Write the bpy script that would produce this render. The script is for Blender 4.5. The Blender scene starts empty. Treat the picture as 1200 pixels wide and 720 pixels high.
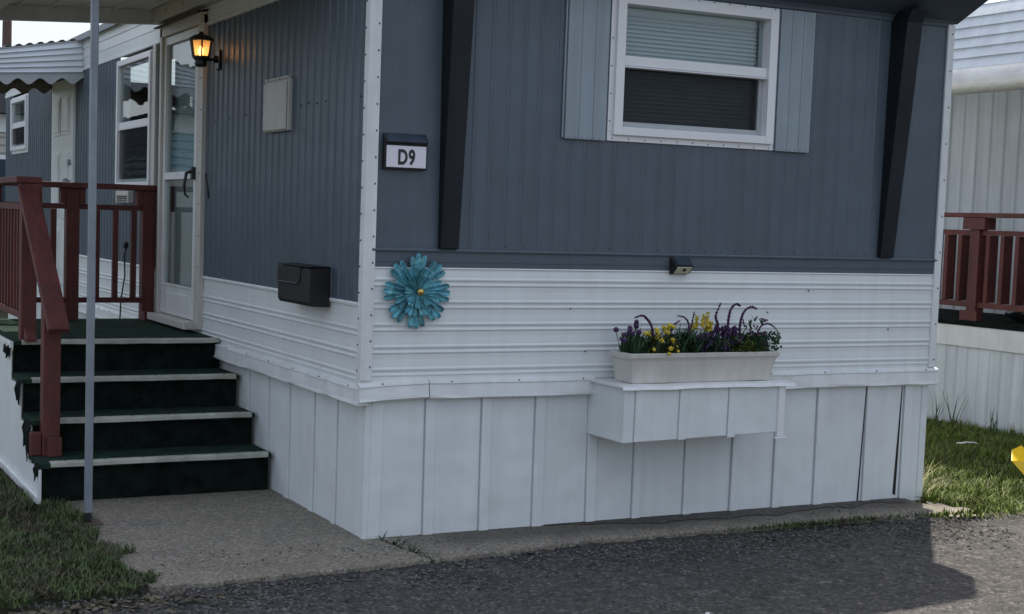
import bpy, bmesh, math, random
from mathutils import Vector, Matrix
random.seed(7)
R = math.radians
scn = bpy.context.scene
COL = scn.collection

# ------------------------------------------------------------------ materials
def _n(nt, t, **kw):
    n = nt.nodes.new(t)
    for k, v in kw.items(): setattr(n, k, v)
    return n

def mat(name, col, rough=.6, metal=0., var=.1, vs=3., streak=0., bump=0., bs=60., dent=0., ds=3., spec=.5,
        specks=None, island=0., stain=None, splash=None, tone=None):
    m = bpy.data.materials.new(name); m.use_nodes = True
    nt = m.node_tree; b = nt.nodes['Principled BSDF']; L = nt.links.new
    b.inputs['Roughness'].default_value = rough; b.inputs['Metallic'].default_value = metal
    b.inputs['Specular IOR Level'].default_value = spec
    tc = _n(nt, 'ShaderNodeTexCoord')
    def noise(scale, detail=5., vec=None, r=.6):
        n = _n(nt, 'ShaderNodeTexNoise'); n.inputs['Scale'].default_value = scale
        n.inputs['Detail'].default_value = detail; n.inputs['Roughness'].default_value = r
        L(vec if vec else tc.outputs['Object'], n.inputs['Vector']); return n
    def ramp(src, lo, hi, a, c):
        r = _n(nt, 'ShaderNodeValToRGB'); e = r.color_ramp.elements
        e[0].position, e[1].position = lo, hi; e[0].color, e[1].color = a, c
        L(src, r.inputs['Fac']); return r
    def mul(a, b_, f=1., mode='MULTIPLY'):
        x = _n(nt, 'ShaderNodeMix', data_type='RGBA', blend_type=mode)
        if isinstance(f, float): x.inputs[0].default_value = f
        else: L(f, x.inputs[0])
        for s, i in ((a, 6), (b_, 7)):
            if isinstance(s, tuple): x.inputs[i].default_value = s
            else: L(s, x.inputs[i])
        return x.outputs[2]
    g = lambda v: (v, v, v, 1)
    c = (*col, 1)
    out = mul(c, ramp(noise(vs).outputs['Fac'], .3, .7, g(1 - var), g(1 + var)).outputs[0])
    if streak:
        mp = _n(nt, 'ShaderNodeMapping'); mp.inputs['Scale'].default_value = (14, 14, .7)
        L(tc.outputs['Object'], mp.inputs['Vector'])
        out = mul(out, ramp(noise(1., 6., mp.outputs[0]).outputs['Fac'], .35, .6, g(1 - streak), g(1)).outputs[0])
        if stain:
            n2 = noise(2.2, 8., None, .7)
            out = mul(out, (*stain, 1), ramp(n2.outputs['Fac'], .55, .85, g(0), g(.55)).outputs[0], 'MIX')
    if tone:                                   # patches of a second colour
        col2, ts, lo_, hi_ = tone
        out = mul(out, (*col2, 1), ramp(noise(ts, 5.).outputs['Fac'], lo_, hi_, g(0), g(.9)).outputs[0], 'MIX')
    if splash:                                 # mud splashed up from the ground
        sp = _n(nt, 'ShaderNodeSeparateXYZ'); L(tc.outputs['Object'], sp.inputs[0])
        ad = _n(nt, 'ShaderNodeMath', operation='MULTIPLY_ADD'); L(noise(11., 9., None, .82).outputs['Fac'], ad.inputs[0]); ad.inputs[1].default_value = -.22; L(sp.outputs[2], ad.inputs[2])
        out = mul(out, (*splash, 1), ramp(ad.outputs[0], -.17, -.04, g(.38), g(0)).outputs[0], 'MIX')
    if specks:
        for (sc, lo, hi, sc_col) in specks:
            v = _n(nt, 'ShaderNodeTexVoronoi'); v.inputs['Scale'].default_value = sc
            L(tc.outputs['Object'], v.inputs['Vector'])
            s = _n(nt, 'ShaderNodeSeparateColor'); L(v.outputs['Color'], s.inputs[0])
            out = mul(out, (*sc_col, 1), ramp(s.outputs[0], lo, hi, g(0), g(.85)).outputs[0], 'MIX')
    if island:
        ge = _n(nt, 'ShaderNodeNewGeometry')
        out = mul(out, ramp(ge.outputs['Random Per Island'], 0., 1., g(1 - island), g(1 + island)).outputs[0])
    L(out, b.inputs['Base Color'])
    nrm = None
    if dent:
        bn = _n(nt, 'ShaderNodeBump'); bn.inputs['Strength'].default_value = dent; bn.inputs['Distance'].default_value = .05
        L(noise(ds, 2.).outputs['Fac'], bn.inputs['Height']); nrm = bn
    if bump:
        bn = _n(nt, 'ShaderNodeBump'); bn.inputs['Strength'].default_value = bump; bn.inputs['Distance'].default_value = .01
        L(noise(bs, 4.).outputs['Fac'], bn.inputs['Height'])
        if nrm: L(nrm.outputs[0], bn.inputs['Normal'])
        nrm = bn
    if nrm: L(nrm.outputs[0], b.inputs['Normal'])
    return m

def mix_rgb(nt, a, b, fac):
    x = _n(nt, 'ShaderNodeMix', data_type='RGBA')
    for s, i in ((a, 6), (b, 7)):
        if isinstance(s, tuple): x.inputs[i].default_value = s
        else: nt.links.new(s, x.inputs[i])
    nt.links.new(fac, x.inputs[0]); return x.outputs[2]

def glass_mat(name, tint=(.85, .9, .9), ior=1.5, dark=0.):
    m = bpy.data.materials.new(name); m.use_nodes = True; nt = m.node_tree; nt.nodes.clear(); L = nt.links.new
    o = _n(nt, 'ShaderNodeOutputMaterial'); fr = _n(nt, 'ShaderNodeFresnel'); ge = _n(nt, 'ShaderNodeNewGeometry')
    mr = _n(nt, 'ShaderNodeMapRange'); mr.inputs['To Min'].default_value = ior; mr.inputs['To Max'].default_value = 1/ior
    L(ge.outputs['Backfacing'], mr.inputs['Value']); L(mr.outputs[0], fr.inputs[0])   # a pane: no internal reflection
    t = _n(nt, 'ShaderNodeBsdfTransparent'); t.inputs[0].default_value = (*tint, 1)
    gl = _n(nt, 'ShaderNodeBsdfGlossy'); gl.inputs['Roughness'].default_value = .01
    tc = _n(nt, 'ShaderNodeTexCoord'); no = _n(nt, 'ShaderNodeTexNoise'); no.inputs['Scale'].default_value = 1.6
    bn = _n(nt, 'ShaderNodeBump'); bn.inputs['Strength'].default_value = .05; bn.inputs['Distance'].default_value = .05
    L(tc.outputs['Object'], no.inputs['Vector']); L(no.outputs['Fac'], bn.inputs['Height']); L(bn.outputs[0], gl.inputs['Normal'])
    mx = _n(nt, 'ShaderNodeMixShader'); L(fr.outputs[0], mx.inputs[0]); L(t.outputs[0], mx.inputs[1]); L(gl.outputs[0], mx.inputs[2])
    L(mx.outputs[0], o.inputs[0]); return m

def screen_mat(name):
    m = bpy.data.materials.new(name); m.use_nodes = True; nt = m.node_tree; nt.nodes.clear(); L = nt.links.new
    o = _n(nt, 'ShaderNodeOutputMaterial')
    t = _n(nt, 'ShaderNodeBsdfTransparent'); d = _n(nt, 'ShaderNodeBsdfDiffuse'); d.inputs[0].default_value = (.03, .032, .035, 1)
    mx = _n(nt, 'ShaderNodeMixShader'); mx.inputs[0].default_value = .72
    L(t.outputs[0], mx.inputs[1]); L(d.outputs[0], mx.inputs[2]); L(mx.outputs[0], o.inputs[0]); return m

def emit_mat(name, col, st):
    m = bpy.data.materials.new(name); m.use_nodes = True; nt = m.node_tree; b = nt.nodes['Principled BSDF']
    b.inputs['Base Color'].default_value = (*col, 1); b.inputs['Emission Color'].default_value = (*col, 1)
    b.inputs['Emission Strength'].default_value = st; return m

def amber_mat():
    m = bpy.data.materials.new('amber_lantern_glass'); m.use_nodes = True; nt = m.node_tree; nt.nodes.clear(); L = nt.links.new
    o = _n(nt, 'ShaderNodeOutputMaterial')
    t = _n(nt, 'ShaderNodeBsdfTransparent'); t.inputs[0].default_value = (.95, .72, .42, 1)
    d = _n(nt, 'ShaderNodeBsdfTranslucent'); d.inputs[0].default_value = (.9, .68, .4, 1)
    g2 = _n(nt, 'ShaderNodeBsdfDiffuse'); g2.inputs[0].default_value = (.45, .36, .26, 1)
    mx = _n(nt, 'ShaderNodeMixShader'); mx.inputs[0].default_value = .6
    m2 = _n(nt, 'ShaderNodeMixShader'); m2.inputs[0].default_value = .45
    L(d.outputs[0], m2.inputs[1]); L(g2.outputs[0], m2.inputs[2])
    L(t.outputs[0], mx.inputs[1]); L(m2.outputs[0], mx.inputs[2]); L(mx.outputs[0], o.inputs[0]); return m

M = {}
M['white'] = mat('white_painted_siding', (.70, .725, .73), .42, 0, .04, 1.5, streak=.05, dent=.10, ds=2.2, bump=.05, bs=120, stain=(.56, .55, .52))
M['skirt'] = mat('white_skirting_panel', (.69, .72, .725), .5, 0, .04, 1.2, streak=.06, dent=.5, ds=2.6, bump=.08, bs=90, stain=(.57, .56, .53))
M['trimw'] = mat('white_trim', (.72, .735, .735), .4, 0, .06, 6, streak=.10, dent=.08, ds=6, stain=(.52, .50, .47))
M['vinyl'] = mat('white_vinyl', (.74, .74, .76), .35, 0, .03, 3)
M['cream'] = mat('cream_frame_paint', (.55, .53, .49), .5, 0, .06, 4, streak=.12, bump=.1, bs=80)
M['blue'] = mat('slate_blue_siding', (.080, .105, .133), .46, 0, .10, 1.1, streak=.14, dent=.40, ds=2.0, bump=.08, bs=140)
M['blue2'] = mat('slate_blue_strip', (.075, .098, .125), .5, 0, .07, 1.4, streak=.10, dent=.15, ds=3.0, bump=.06, bs=140)
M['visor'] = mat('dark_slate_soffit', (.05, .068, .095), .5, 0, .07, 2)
M['fin'] = mat('blackened_slate_fin', (.010, .013, .019), .55, 0, .3, 3, streak=.35, spec=.3, dent=.2, bump=.15, bs=90)
M['shut'] = mat('pale_blue_shutter', (.275, .325, .365), .6, 0, .06, 4, streak=.14, bump=.15, bs=40)
M['dark'] = mat('dark_interior', (.05, .05, .05), .9, 0, .1, 2)
M['black'] = mat('black_plastic', (.006, .006, .0075), .62, 0, .2, 8, bump=.06, bs=200)
M['blackm'] = mat('black_metal', (.012, .012, .013), .4, 0, .2, 8, bump=.08, bs=150)
M['screw'] = mat('dark_screw_head', (.05, .05, .055), .5, .3)
M['blind'] = mat('grey_blind_slat', (.54, .59, .62), .5, 0, .04, 3)
M['glass'] = glass_mat('window_glass', ior=1.6)
M['screen'] = screen_mat('insect_screen')
M['red'] = mat('redwood_stain', (.115, .024, .021), .65, 0, .25, 4, streak=.32, bump=.5, bs=45, tone=((.065, .024, .018), 11., .52, .72))
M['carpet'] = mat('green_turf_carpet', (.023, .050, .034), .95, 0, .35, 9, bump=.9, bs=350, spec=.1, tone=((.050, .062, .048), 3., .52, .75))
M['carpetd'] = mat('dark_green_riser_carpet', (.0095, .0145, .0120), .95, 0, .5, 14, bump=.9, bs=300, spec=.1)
M['nose'] = mat('cream_step_edging', (.40, .40, .34), .6, 0, .30, 9, bump=.1, bs=60)
M['galv'] = mat('galvanised_post', (.24, .27, .31), .45, .35, .18, 7, streak=.2)
M['roofw'] = mat('off_white_awning_metal', (.50, .50, .47), .55, 0, .06, 2, dent=.1)
M['roofd'] = mat('grey_awning_panel', (.60, .62, .63), .6, 0, .06, 2, streak=.1)
M['awn'] = mat('white_awning_slat', (.66, .70, .74), .45, 0, .05, 2)
M['scal'] = mat('grey_scallop_valance', (.40, .42, .44), .5, 0, .05, 3)
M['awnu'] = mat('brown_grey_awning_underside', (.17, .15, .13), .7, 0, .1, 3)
M['wood'] = mat('weathered_pole_wood', (.10, .065, .055), .8, 0, .2, 6, bump=.3, bs=30)
M['nwall'] = mat('pale_ribbed_siding', (.67, .715, .76), .5, 0, .06, 2, streak=.18, dent=.1)
M['nroof'] = mat('grey_metal_roof', (.20, .225, .25), .5, .1, .08, 2, streak=.1)
M['nman'] = mat('white_mansard_panel', (.62, .66, .70), .5, .0, .08, 3, streak=.12, dent=.15)
M['gutter'] = mat('bare_aluminium_gutter', (.60, .59, .57), .38, .35, .12, 5, dent=.25, ds=9)
M['teal'] = mat('teal_siding', (.20, .36, .42), .5, 0, .05, 2)
M['tan'] = mat('light_beige_siding', (.42, .40, .37), .6, 0, .06, 3)
M['shingle'] = mat('dark_grey_shingle', (.07, .07, .075), .85, 0, .2, 20)
M['panel'] = mat('beige_grey_box', (.47, .46, .43), .5, 0, .06, 5, streak=.1)
M['sign'] = mat('white_sign_face', (.72, .70, .76), .4, 0, .02, 5)
M['solar'] = mat('dark_solar_glass', (.03, .045, .07), .18, 0, .15, 10)
M['led'] = mat('cream_led_lens', (.55, .50, .38), .35, 0, .1, 30)
M['planter'] = mat('beige_plastic_planter', (.55, .53, .49), .6, 0, .08, 6, streak=.10, bump=.12, bs=60)
M['soil'] = mat('dark_soil', (.018, .014, .010), .95, 0, .3, 30, bump=.6, bs=60)
M['leafg'] = mat('plant_green', (.022, .062, .026), .6, 0, .2, 30, island=.45)
M['leafy'] = mat('plant_yellow_green', (.10, .13, .02), .6, 0, .2, 30, island=.45)
M['purp'] = mat('plum_purple_plume', (.075, .020, .075), .75, 0, .25, 60, bump=.8, bs=220, island=.3)
M['purd'] = mat('dark_purple_bloom', (.055, .020, .085), .7, 0, .25, 60, bump=.5, bs=150, island=.3)
M['yel'] = mat('yellow_bloom', (.55, .42, .035), .6, 0, .15, 60, bump=.4, bs=180, island=.25)
M['yelp'] = mat('yellow_plastic', (.80, .50, .01), .35, 0, .08, 10)
M['flow'] = mat('teal_patina_metal', (.080, .285, .355), .42, .25, .35, 16, bump=.15, bs=60, island=.25, specks=[(45, .8, .95, (.20, .48, .52))])
M['gold'] = mat('brass_ball', (.55, .38, .12), .22, .9, .1, 10)
M['asph'] = None
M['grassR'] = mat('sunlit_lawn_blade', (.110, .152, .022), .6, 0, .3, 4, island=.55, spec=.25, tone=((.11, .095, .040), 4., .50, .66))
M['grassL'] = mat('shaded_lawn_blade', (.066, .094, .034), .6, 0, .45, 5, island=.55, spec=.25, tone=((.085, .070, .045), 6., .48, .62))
M['straw'] = mat('dry_grass_blade', (.30, .30, .16), .7, 0, .2, 4, island=.3, spec=.2)
M['deadl'] = mat('dead_leaf', (.10, .085, .06), .8, 0, .3, 9, island=.5, spec=.2)
M['earth'] = mat('lawn_earth', (.035, .038, .018), .95, 0, .35, 6, bump=.8, bs=30)
M['dirt'] = mat('packed_dirt', (.055, .048, .042), .95, 0, .35, 9, bump=.8, bs=40, specks=[(90, .8, .95, (.16, .15, .13))])
M['stone'] = mat('loose_gravel', (.085, .08, .075), .85, 0, .2, 20, island=.65)
M['crumb'] = mat('asphalt_crumb', (.030, .029, .029), .9, 0, .3, 40, island=.8, bump=.6, bs=120)
M['paper'] = mat('pale_scrap', (.6, .6, .58), .7)
M['conc'] = mat('exposed_aggregate_concrete', (.185, .160, .128), .85, 0, .22, 2.2, bump=.9, bs=55, tone=((.085, .078, .070), 2.6, .50, .72),
                specks=[(75, .66, .9, (.33, .30, .25)), (100, .80, .95, (.07, .062, .055)), (160, .6, .9, (.24, .21, .17))])
M['asph'] = mat('weathered_asphalt', (.050, .046, .045), .9, 0, .28, 1.6, bump=1., bs=70,
                specks=[(62, .74, .95, (.115, .105, .097)), (85, .66, .9, (.020, .019, .020)), (140, .6, .9, (.085, .078, .072)), (48, .955, .99, (.19, .175, .16))])
def road_wear(m):
    nt = m.node_tree; L = nt.links.new; b = nt.nodes['Principled BSDF']; tc = _n(nt, 'ShaderNodeTexCoord')
    sp = _n(nt, 'ShaderNodeSeparateXYZ'); L(tc.outputs['Object'], sp.inputs[0])
    def noise(sc, d=6., r=.65):
        n = _n(nt, 'ShaderNodeTexNoise'); n.inputs['Scale'].default_value = sc; n.inputs['Detail'].default_value = d; n.inputs['Roughness'].default_value = r
        L(tc.outputs['Object'], n.inputs['Vector']); return n.outputs['Fac']
    def ramp(src, lo, hi, a, c):
        r = _n(nt, 'ShaderNodeValToRGB'); e = r.color_ramp.elements; e[0].position, e[1].position = lo, hi
        e[0].color, e[1].color = (a, a, a, 1), (c, c, c, 1); L(src, r.inputs['Fac']); return r.outputs[0]
    base = b.inputs['Base Color'].links[0].from_socket
    ad = _n(nt, 'ShaderNodeMath', operation='MULTIPLY_ADD'); L(noise(2.4), ad.inputs[0]); ad.inputs[1].default_value = 1.5; L(sp.outputs[1], ad.inputs[2])
    belt = ramp(ad.outputs[0], -.36, .30, 0., .75)             # damp, crumbled strip along the slab
    out = mix_rgb(nt, base, (.020, .0195, .020, 1), belt)
    pat = ramp(noise(.9, 8.), .53, .66, 0., .7); out = mix_rgb(nt, out, (.030, .028, .028, 1), pat)
    sand = ramp(noise(1.7, 9., .72), .60, .74, 0., .55); out = mix_rgb(nt, out, (.105, .092, .078, 1), sand)
    v = _n(nt, 'ShaderNodeTexVoronoi'); v.inputs['Scale'].default_value = 70; L(tc.outputs['Object'], v.inputs['Vector'])
    s2 = _n(nt, 'ShaderNodeSeparateColor'); L(v.outputs['Color'], s2.inputs[0])
    out = mix_rgb(nt, out, (.15, .14, .13, 1), ramp(s2.outputs[1], .87, .95, 0., .9))
    crev = ramp(noise(24., 8., .78), .38, .54, .9, 0.); out = mix_rgb(nt, out, (.012, .012, .012, 1), crev)
    L(out, b.inputs['Base Color'])
road_wear(M['asph'])
def slab_wear(m):
    nt = m.node_tree; L = nt.links.new; b = nt.nodes['Principled BSDF']; tc = _n(nt, 'ShaderNodeTexCoord')
    sp = _n(nt, 'ShaderNodeSeparateXYZ'); L(tc.outputs['Object'], sp.inputs[0])
    n = _n(nt, 'ShaderNodeTexNoise'); n.inputs['Scale'].default_value = 4.; n.inputs['Detail'].default_value = 9; n.inputs['Roughness'].default_value = .7; L(tc.outputs['Object'], n.inputs['Vector'])
    ad = _n(nt, 'ShaderNodeMath', operation='MULTIPLY_ADD'); L(n.outputs['Fac'], ad.inputs[0]); ad.inputs[1].default_value = .30; L(sp.outputs[1], ad.inputs[2])
    def ramp(src, lo, hi, a, c):
        r = _n(nt, 'ShaderNodeValToRGB'); e = r.color_ramp.elements; e[0].position, e[1].position = lo, hi
        e[0].color, e[1].color = (a, a, a, 1), (c, c, c, 1); L(src, r.inputs['Fac']); return r.outputs[0]
    sh = _n(nt, 'ShaderNodeMath', operation='ADD'); L(ad.outputs[0], sh.inputs[0]); sh.inputs[1].default_value = .5
    soil = ramp(sh.outputs[0], .33, .50, 0., .72)            # soil washed against the skirting, street side only
    side = ramp(sp.outputs[0], .1, .5, 0., 1.)
    mu = _n(nt, 'ShaderNodeMath', operation='MULTIPLY'); L(soil, mu.inputs[0]); L(side, mu.inputs[1])
    out = mix_rgb(nt, b.inputs['Base Color'].links[0].from_socket, (.060, .052, .045, 1), mu.outputs[0])
    L(out, b.inputs['Base Color'])
slab_wear(M['conc'])

# ------------------------------------------------------------------ mesh builder
F = lambda u, o, z: (u, -o, z)          # street front of the home: u = X, o = outwards, plane Y = 0
S = lambda u, o, z: (-o, u, z)          # entry side of the home: u = Y, o = outwards, plane X = 0

class MB:
    def __init__(s): s.v = []; s.f = []; s.m = []; s.sm = []
    def add(s, vs, fs, m=0, sm=False):
        k = len(s.v); s.v += [tuple(v) for v in vs]
        for f in fs: s.f.append([i + k for i in f]); s.m.append(m); s.sm.append(sm)
        return s
    def box(s, a, b, m=0):
        x0, x1 = sorted((a[0], b[0])); y0, y1 = sorted((a[1], b[1])); z0, z1 = sorted((a[2], b[2]))
        return s.add([(x0,y0,z0),(x1,y0,z0),(x1,y1,z0),(x0,y1,z0),(x0,y0,z1),(x1,y0,z1),(x1,y1,z1),(x0,y1,z1)],
              [(0,3,2,1),(4,5,6,7),(0,1,5,4),(1,2,6,5),(2,3,7,6),(3,0,4,7)], m)
    def fbox(s, P, u0, u1, o0, o1, z0, z1, m=0): return s.box(P(u0, o0, z0), P(u1, o1, z1), m)
    def beam(s, p, q, w, h, up=(0,0,1), m=0):
        p, q, up = Vector(p), Vector(q), Vector(up); d = (q - p).normalized(); sx = d.cross(up).normalized(); uz = sx.cross(d)
        vs = [c + sx*i*w/2 + uz*j*h/2 for c in (p, q) for i, j in ((-1,-1),(1,-1),(1,1),(-1,1))]
        return s.add(vs, [(0,1,2,3),(7,6,5,4),(0,4,5,1),(1,5,6,2),(2,6,7,3),(3,7,4,0)], m)
    def prism(s, P, poly, o0, o1, m=0):
        n = len(poly); vs = [P(u, o0, z) for u, z in poly] + [P(u, o1, z) for u, z in poly]
        return s.add(vs, [list(range(n)), list(range(2*n-1, n-1, -1))] + [(i, (i+1) % n, n + (i+1) % n, n + i) for i in range(n)], m)
    def tube(s, pts, rs, n=8, m=0, sm=True, cap=True):
        pts = [Vector(p) for p in pts]
        if isinstance(rs, (int, float)): rs = [rs]*len(pts)
        vs = []; fs = []; prev = None
        for i, p in enumerate(pts):
            d = (pts[min(i+1, len(pts)-1)] - pts[max(i-1, 0)]).normalized()
            a = prev if prev and abs(prev.dot(d)) < .95 else (Vector((0,0,1)) if abs(d.z) < .9 else Vector((1,0,0)))
            x = (a - d*a.dot(d)).normalized(); y = d.cross(x); prev = x
            vs += [p + (x*math.cos(t) + y*math.sin(t))*rs[i] for t in [2*math.pi*k/n for k in range(n)]]
        for i in range(len(pts)-1):
            for k in range(n): fs.append((i*n+k, i*n+(k+1) % n, (i+1)*n+(k+1) % n, (i+1)*n+k))
        s.add(vs, fs, m, sm)
        if cap: s.add(vs[:n], [list(range(n))[::-1]], m); s.add(vs[-n:], [list(range(n))], m)
        return s
    def lathe(s, prof, c, n=16, m=0, sm=True, rot=0):
        vs = [(c[0]+r*math.cos(2*math.pi*k/n+rot), c[1]+r*math.sin(2*math.pi*k/n+rot), c[2]+z) for r, z in prof for k in range(n)]
        fs = [(i*n+k, i*n+(k+1) % n, (i+1)*n+(k+1) % n, (i+1)*n+k) for i in range(len(prof)-1) for k in range(n)]
        s.add(vs, fs, m, sm)
        if prof[0][0] > 1e-4: s.add(vs[:n], [list(range(n))[::-1]], m)
        if prof[-1][0] > 1e-4: s.add(vs[-n:], [list(range(n))], m)
        return s
    def ball(s, c, r, m=0, n=8, sq=(1,1,1)):
        k = n//2; vs = []; fs = []
        for i in range(k+1):
            t = math.pi*i/k
            for j in range(n):
                a = 2*math.pi*j/n
                vs.append((c[0]+r*sq[0]*math.sin(t)*math.cos(a), c[1]+r*sq[1]*math.sin(t)*math.sin(a), c[2]+r*sq[2]*math.cos(t)))
        for i in range(k):
            for j in range(n): fs.append((i*n+j, (i+1)*n+j, (i+1)*n+(j+1) % n, i*n+(j+1) % n))
        return s.add(vs, fs, m, True)
    def blade(s, p, az, lean, h, w, m=0, seg=3, droop=1.2):
        dx, dy = math.cos(az), math.sin(az); px, py = -dy, dx; vs = []; fs = []
        for i in range(seg+1):
            t = i/seg; r = lean*h*t**droop*1.0; z = h*t*(1-.35*lean*t); ww = w*(1-t**1.7)*.5 + .0003
            c = (p[0]+dx*r, p[1]+dy*r, p[2]+z)
            vs += [(c[0]+px*ww, c[1]+py*ww, c[2]), (c[0]-px*ww, c[1]-py*ww, c[2])]
        for i in range(seg): fs.append((2*i, 2*i+1, 2*i+3, 2*i+2))
        return s.add(vs, fs, m, True)
    def extrude_profile(s, P, prof, z0, z1, m=0):            # prof: (u, o) along the wall, swept vertically
        vs = [P(u, o, z) for z in (z0, z1) for u, o in prof]; n = len(prof)
        return s.add(vs, [(i, i+1, n+i+1, n+i) for i in range(n-1)], m)
    def sweep_h(s, P, prof, u0, u1, m=0, n=1):               # prof: (o, z), swept along u
        us = [u0+(u1-u0)*i/n for i in range(n+1)]; k = len(prof)
        vs = [P(u, o, z) for u in us for o, z in prof]
        return s.add(vs, [(i*k+j, i*k+j+1, (i+1)*k+j+1, (i+1)*k+j) for i in range(n) for j in range(k-1)], m)
    def build(s, name, mats, parent=None, bevel=0., solid=0., recalc=True):
        off = Vector((0,0,0)); p = parent
        while p is not None: off += Vector(p.location); p = p.parent
        me = bpy.data.meshes.new(name)
        me.from_pydata([tuple(Vector(v)-off) for v in s.v], [], s.f)
        if not isinstance(mats, (list, tuple)): mats = [mats]
        for m in mats: me.materials.append(m)
        me.polygons.foreach_set('material_index', s.m); me.polygons.foreach_set('use_smooth', s.sm)
        if recalc:
            bm = bmesh.new(); bm.from_mesh(me); bmesh.ops.recalc_face_normals(bm, faces=bm.faces); bm.to_mesh(me); bm.free()
        me.update()
        o = bpy.data.objects.new(name, me); COL.objects.link(o)
        if parent is not None: o.parent = parent
        if solid:
            d = o.modifiers.new('Solidify', 'SOLIDIFY'); d.thickness = solid; d.offset = 0
        if bevel:
            d = o.modifiers.new('Bevel', 'BEVEL'); d.width = bevel; d.segments = 2; d.limit_method = 'ANGLE'; d.angle_limit = R(40)
        return o

def tag(o, label=None, cat=None, group=None, kind=None):
    if label: o['label'] = label
    if cat: o['category'] = cat
    if group: o['group'] = group
    if kind: o['kind'] = kind
    return o
def thing(name, loc, label, cat, group=None):
    o = bpy.data.objects.new(name, None); COL.objects.link(o); o.location = loc; o.empty_display_size = .1
    return tag(o, label, cat, group)

def ribs(u0, u1, per, wid, hgt, flat=()):
    """outline (u, outwards) of ribbed sheet metal between u0 and u1; rib phase is tied to u = 0"""
    pr = [(u0, 0.)]; k = math.ceil((u0+1e-4)/per)
    while k*per + wid < u1:
        a = k*per
        if a > u0 and not any(f0-.01 < a < f1 for f0, f1 in flat):
            pr += [(a, 0.), (a+wid*.3, hgt), (a+wid*.7, hgt), (a+wid, 0.)]
        k += 1
    return pr + [(u1, 0.)]
def laps(z0, z1, per=.109):
    """(outwards, z) profile of horizontal bead siding"""
    pr = [(0., z0)]; z = z0 + .030
    while z + .05 < z1:
        pr += [(0., z), (.004, z+.003), (.006, z+.008), (.004, z+.014), (.001, z+.018), (.0015, z+.026), (.006, z+.030), (.0075, z+.036), (.006, z+.041), (.003, z+.046), (.002, z+.060), (0., z+.085)]
        z += per
    return [p for p in pr if p[1] < z1-.002] + [(0., z1)]
def screws(mb, P, pts, r=.0045, m=0, o=.0):
    for u, z in pts:
        c = P(u, o, z); mb.ball(c, r, m, 6, (1,1,1))
    return mb

# ================================================================== MOBILE HOME
home = thing('mobile_home', (0, 0, 0), 'slate blue and white mobile home with pale shutters and white skirting', 'mobile home')
W = 3.66; D = 10.04; ZT = 2.77
# street front, upper ribbed siding, cut round the window
WX0, WX1, WZ0, WZ1 = 1.325, 2.395, 1.983, 2.742
up = MB()
flat = ((-.1, .41), (3.25, 3.8))
for a, b, z0, z1 in ((0, WX0+.02, 1.405, ZT), (WX1-.02, W, 1.405, ZT), (WX0+.02, WX1-.02, 1.405, WZ0+.02), (WX0+.02, WX1-.02, WZ1-.02, ZT)):
    up.extrude_profile(F, ribs(a, b, .0915, .024, .0042, flat), z0, z1)
screws(up, F, [(.56+.1016*i, 1.43) for i in range(26)], .0035, 1, .002)
up.build('upper_siding', [M['blue'], M['screw']], home, recalc=False)
tr = MB()
tr.fbox(F, .03, W-.02, -.005, .005, 1.322, 1.402)                      # smooth strip under the ribs
tr.sweep_h(F, [(.0, 1.397), (.014, 1.397), (.016, 1.404), (.012, 1.411), (0., 1.414)], .03, W-.02)
tr.sweep_h(F, [(.0, 1.345), (.008, 1.347), (.008, 1.352), (0., 1.355)], .03, W-.02)
screws(tr, F, [(.2+.31*i, 1.334) for i in range(11)], .004, 0, .005)
tr.build('belt_strip', M['blue2'], home)
# right part below: white bead siding
lo = MB(); lo.sweep_h(F, [(.004, 1.321), (.006, 1.315), (0, 1.31)] + laps(.76, 1.305)[::-1], .0, W); 
screws(lo, F, [(.3, 1.26), (1.15, 1.12), (2.42, 1.10), (2.7, 1.22), (3.3, 1.0), (1.25, .9)], .005, 1, .006)
lo.build('lower_siding', [M['white'], M['screw']], home, recalc=False)
# entry side
side = MB()
DY0, DY1, DZ0, DZ1 = 2.565, 3.53, .845, 2.81
SY0, SY1, SZ0, SZ1 = 3.83, 4.86, 1.70, 2.70
RY0, RY1, RZ0, RZ1 = 8.66, 9.6, 2.1, 2.70
for a, b, z0, z1 in ((0, DY0, 1.14, 2.73), (DY0, DY1, DZ1-.02, 2.83), (DY1, SY0+.02, 1.14, 2.73), (SY1-.02, RY0+.02, 1.14, 2.73), (SY0+.02, SY1-.02, 1.14, SZ0+.02),
                     (RY0+.02, RY1-.02, 1.14, RZ0+.02), (RY1-.02, D, 1.14, 2.73)):
    side.extrude_profile(S, ribs(a, b, .1016, .024, .007), z0, z1)
screws(side, S, [(.10+.115*i+random.uniform(-.01, .01), 2.135+random.uniform(-.006, .006)) for i in range(8)] + [(1.5+.3*i, 2.12+random.uniform(-.01, .01)) for i in range(4)], .0055, 1, .002)
side.build('side_siding', [M['blue'], M['screw']], home, recalc=False)
sl = MB()
for a, b, z1 in ((0, DY0, 1.14), (DY0, DY1, DZ0), (DY1, D, 1.14)):
    sl.sweep_h(S, laps(.735, z1-.02) + [(0, z1-.014), (.010, z1-.012), (.012, z1-.002), (.008, z1+.006), (0, z1+.006)], a, b)
sl.build('side_lower_siding', M['white'], home, recalc=False)
bd = MB()
for a, b in ((0, D),):
    bd.sweep_h(S, [(0, 2.725), (.012, 2.728), (.012, 2.75), (.006, 2.756), (.010, 2.82), (.004, 2.826), (.010, 2.832), (.010, 2.90), (.004, 2.906), (.012, 2.912), (.012, 3.0), (.03, 3.01), (.03, 3.03), (0, 3.03)], a, b)
bd.build('eave_band', M['white'], home, recalc=False)
jt = MB(); jt.fbox(F, 1.300, 1.303, .0, .003, 1.415, 1.982); 
jt.build('sheet_joint', M['visor'], home)
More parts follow.
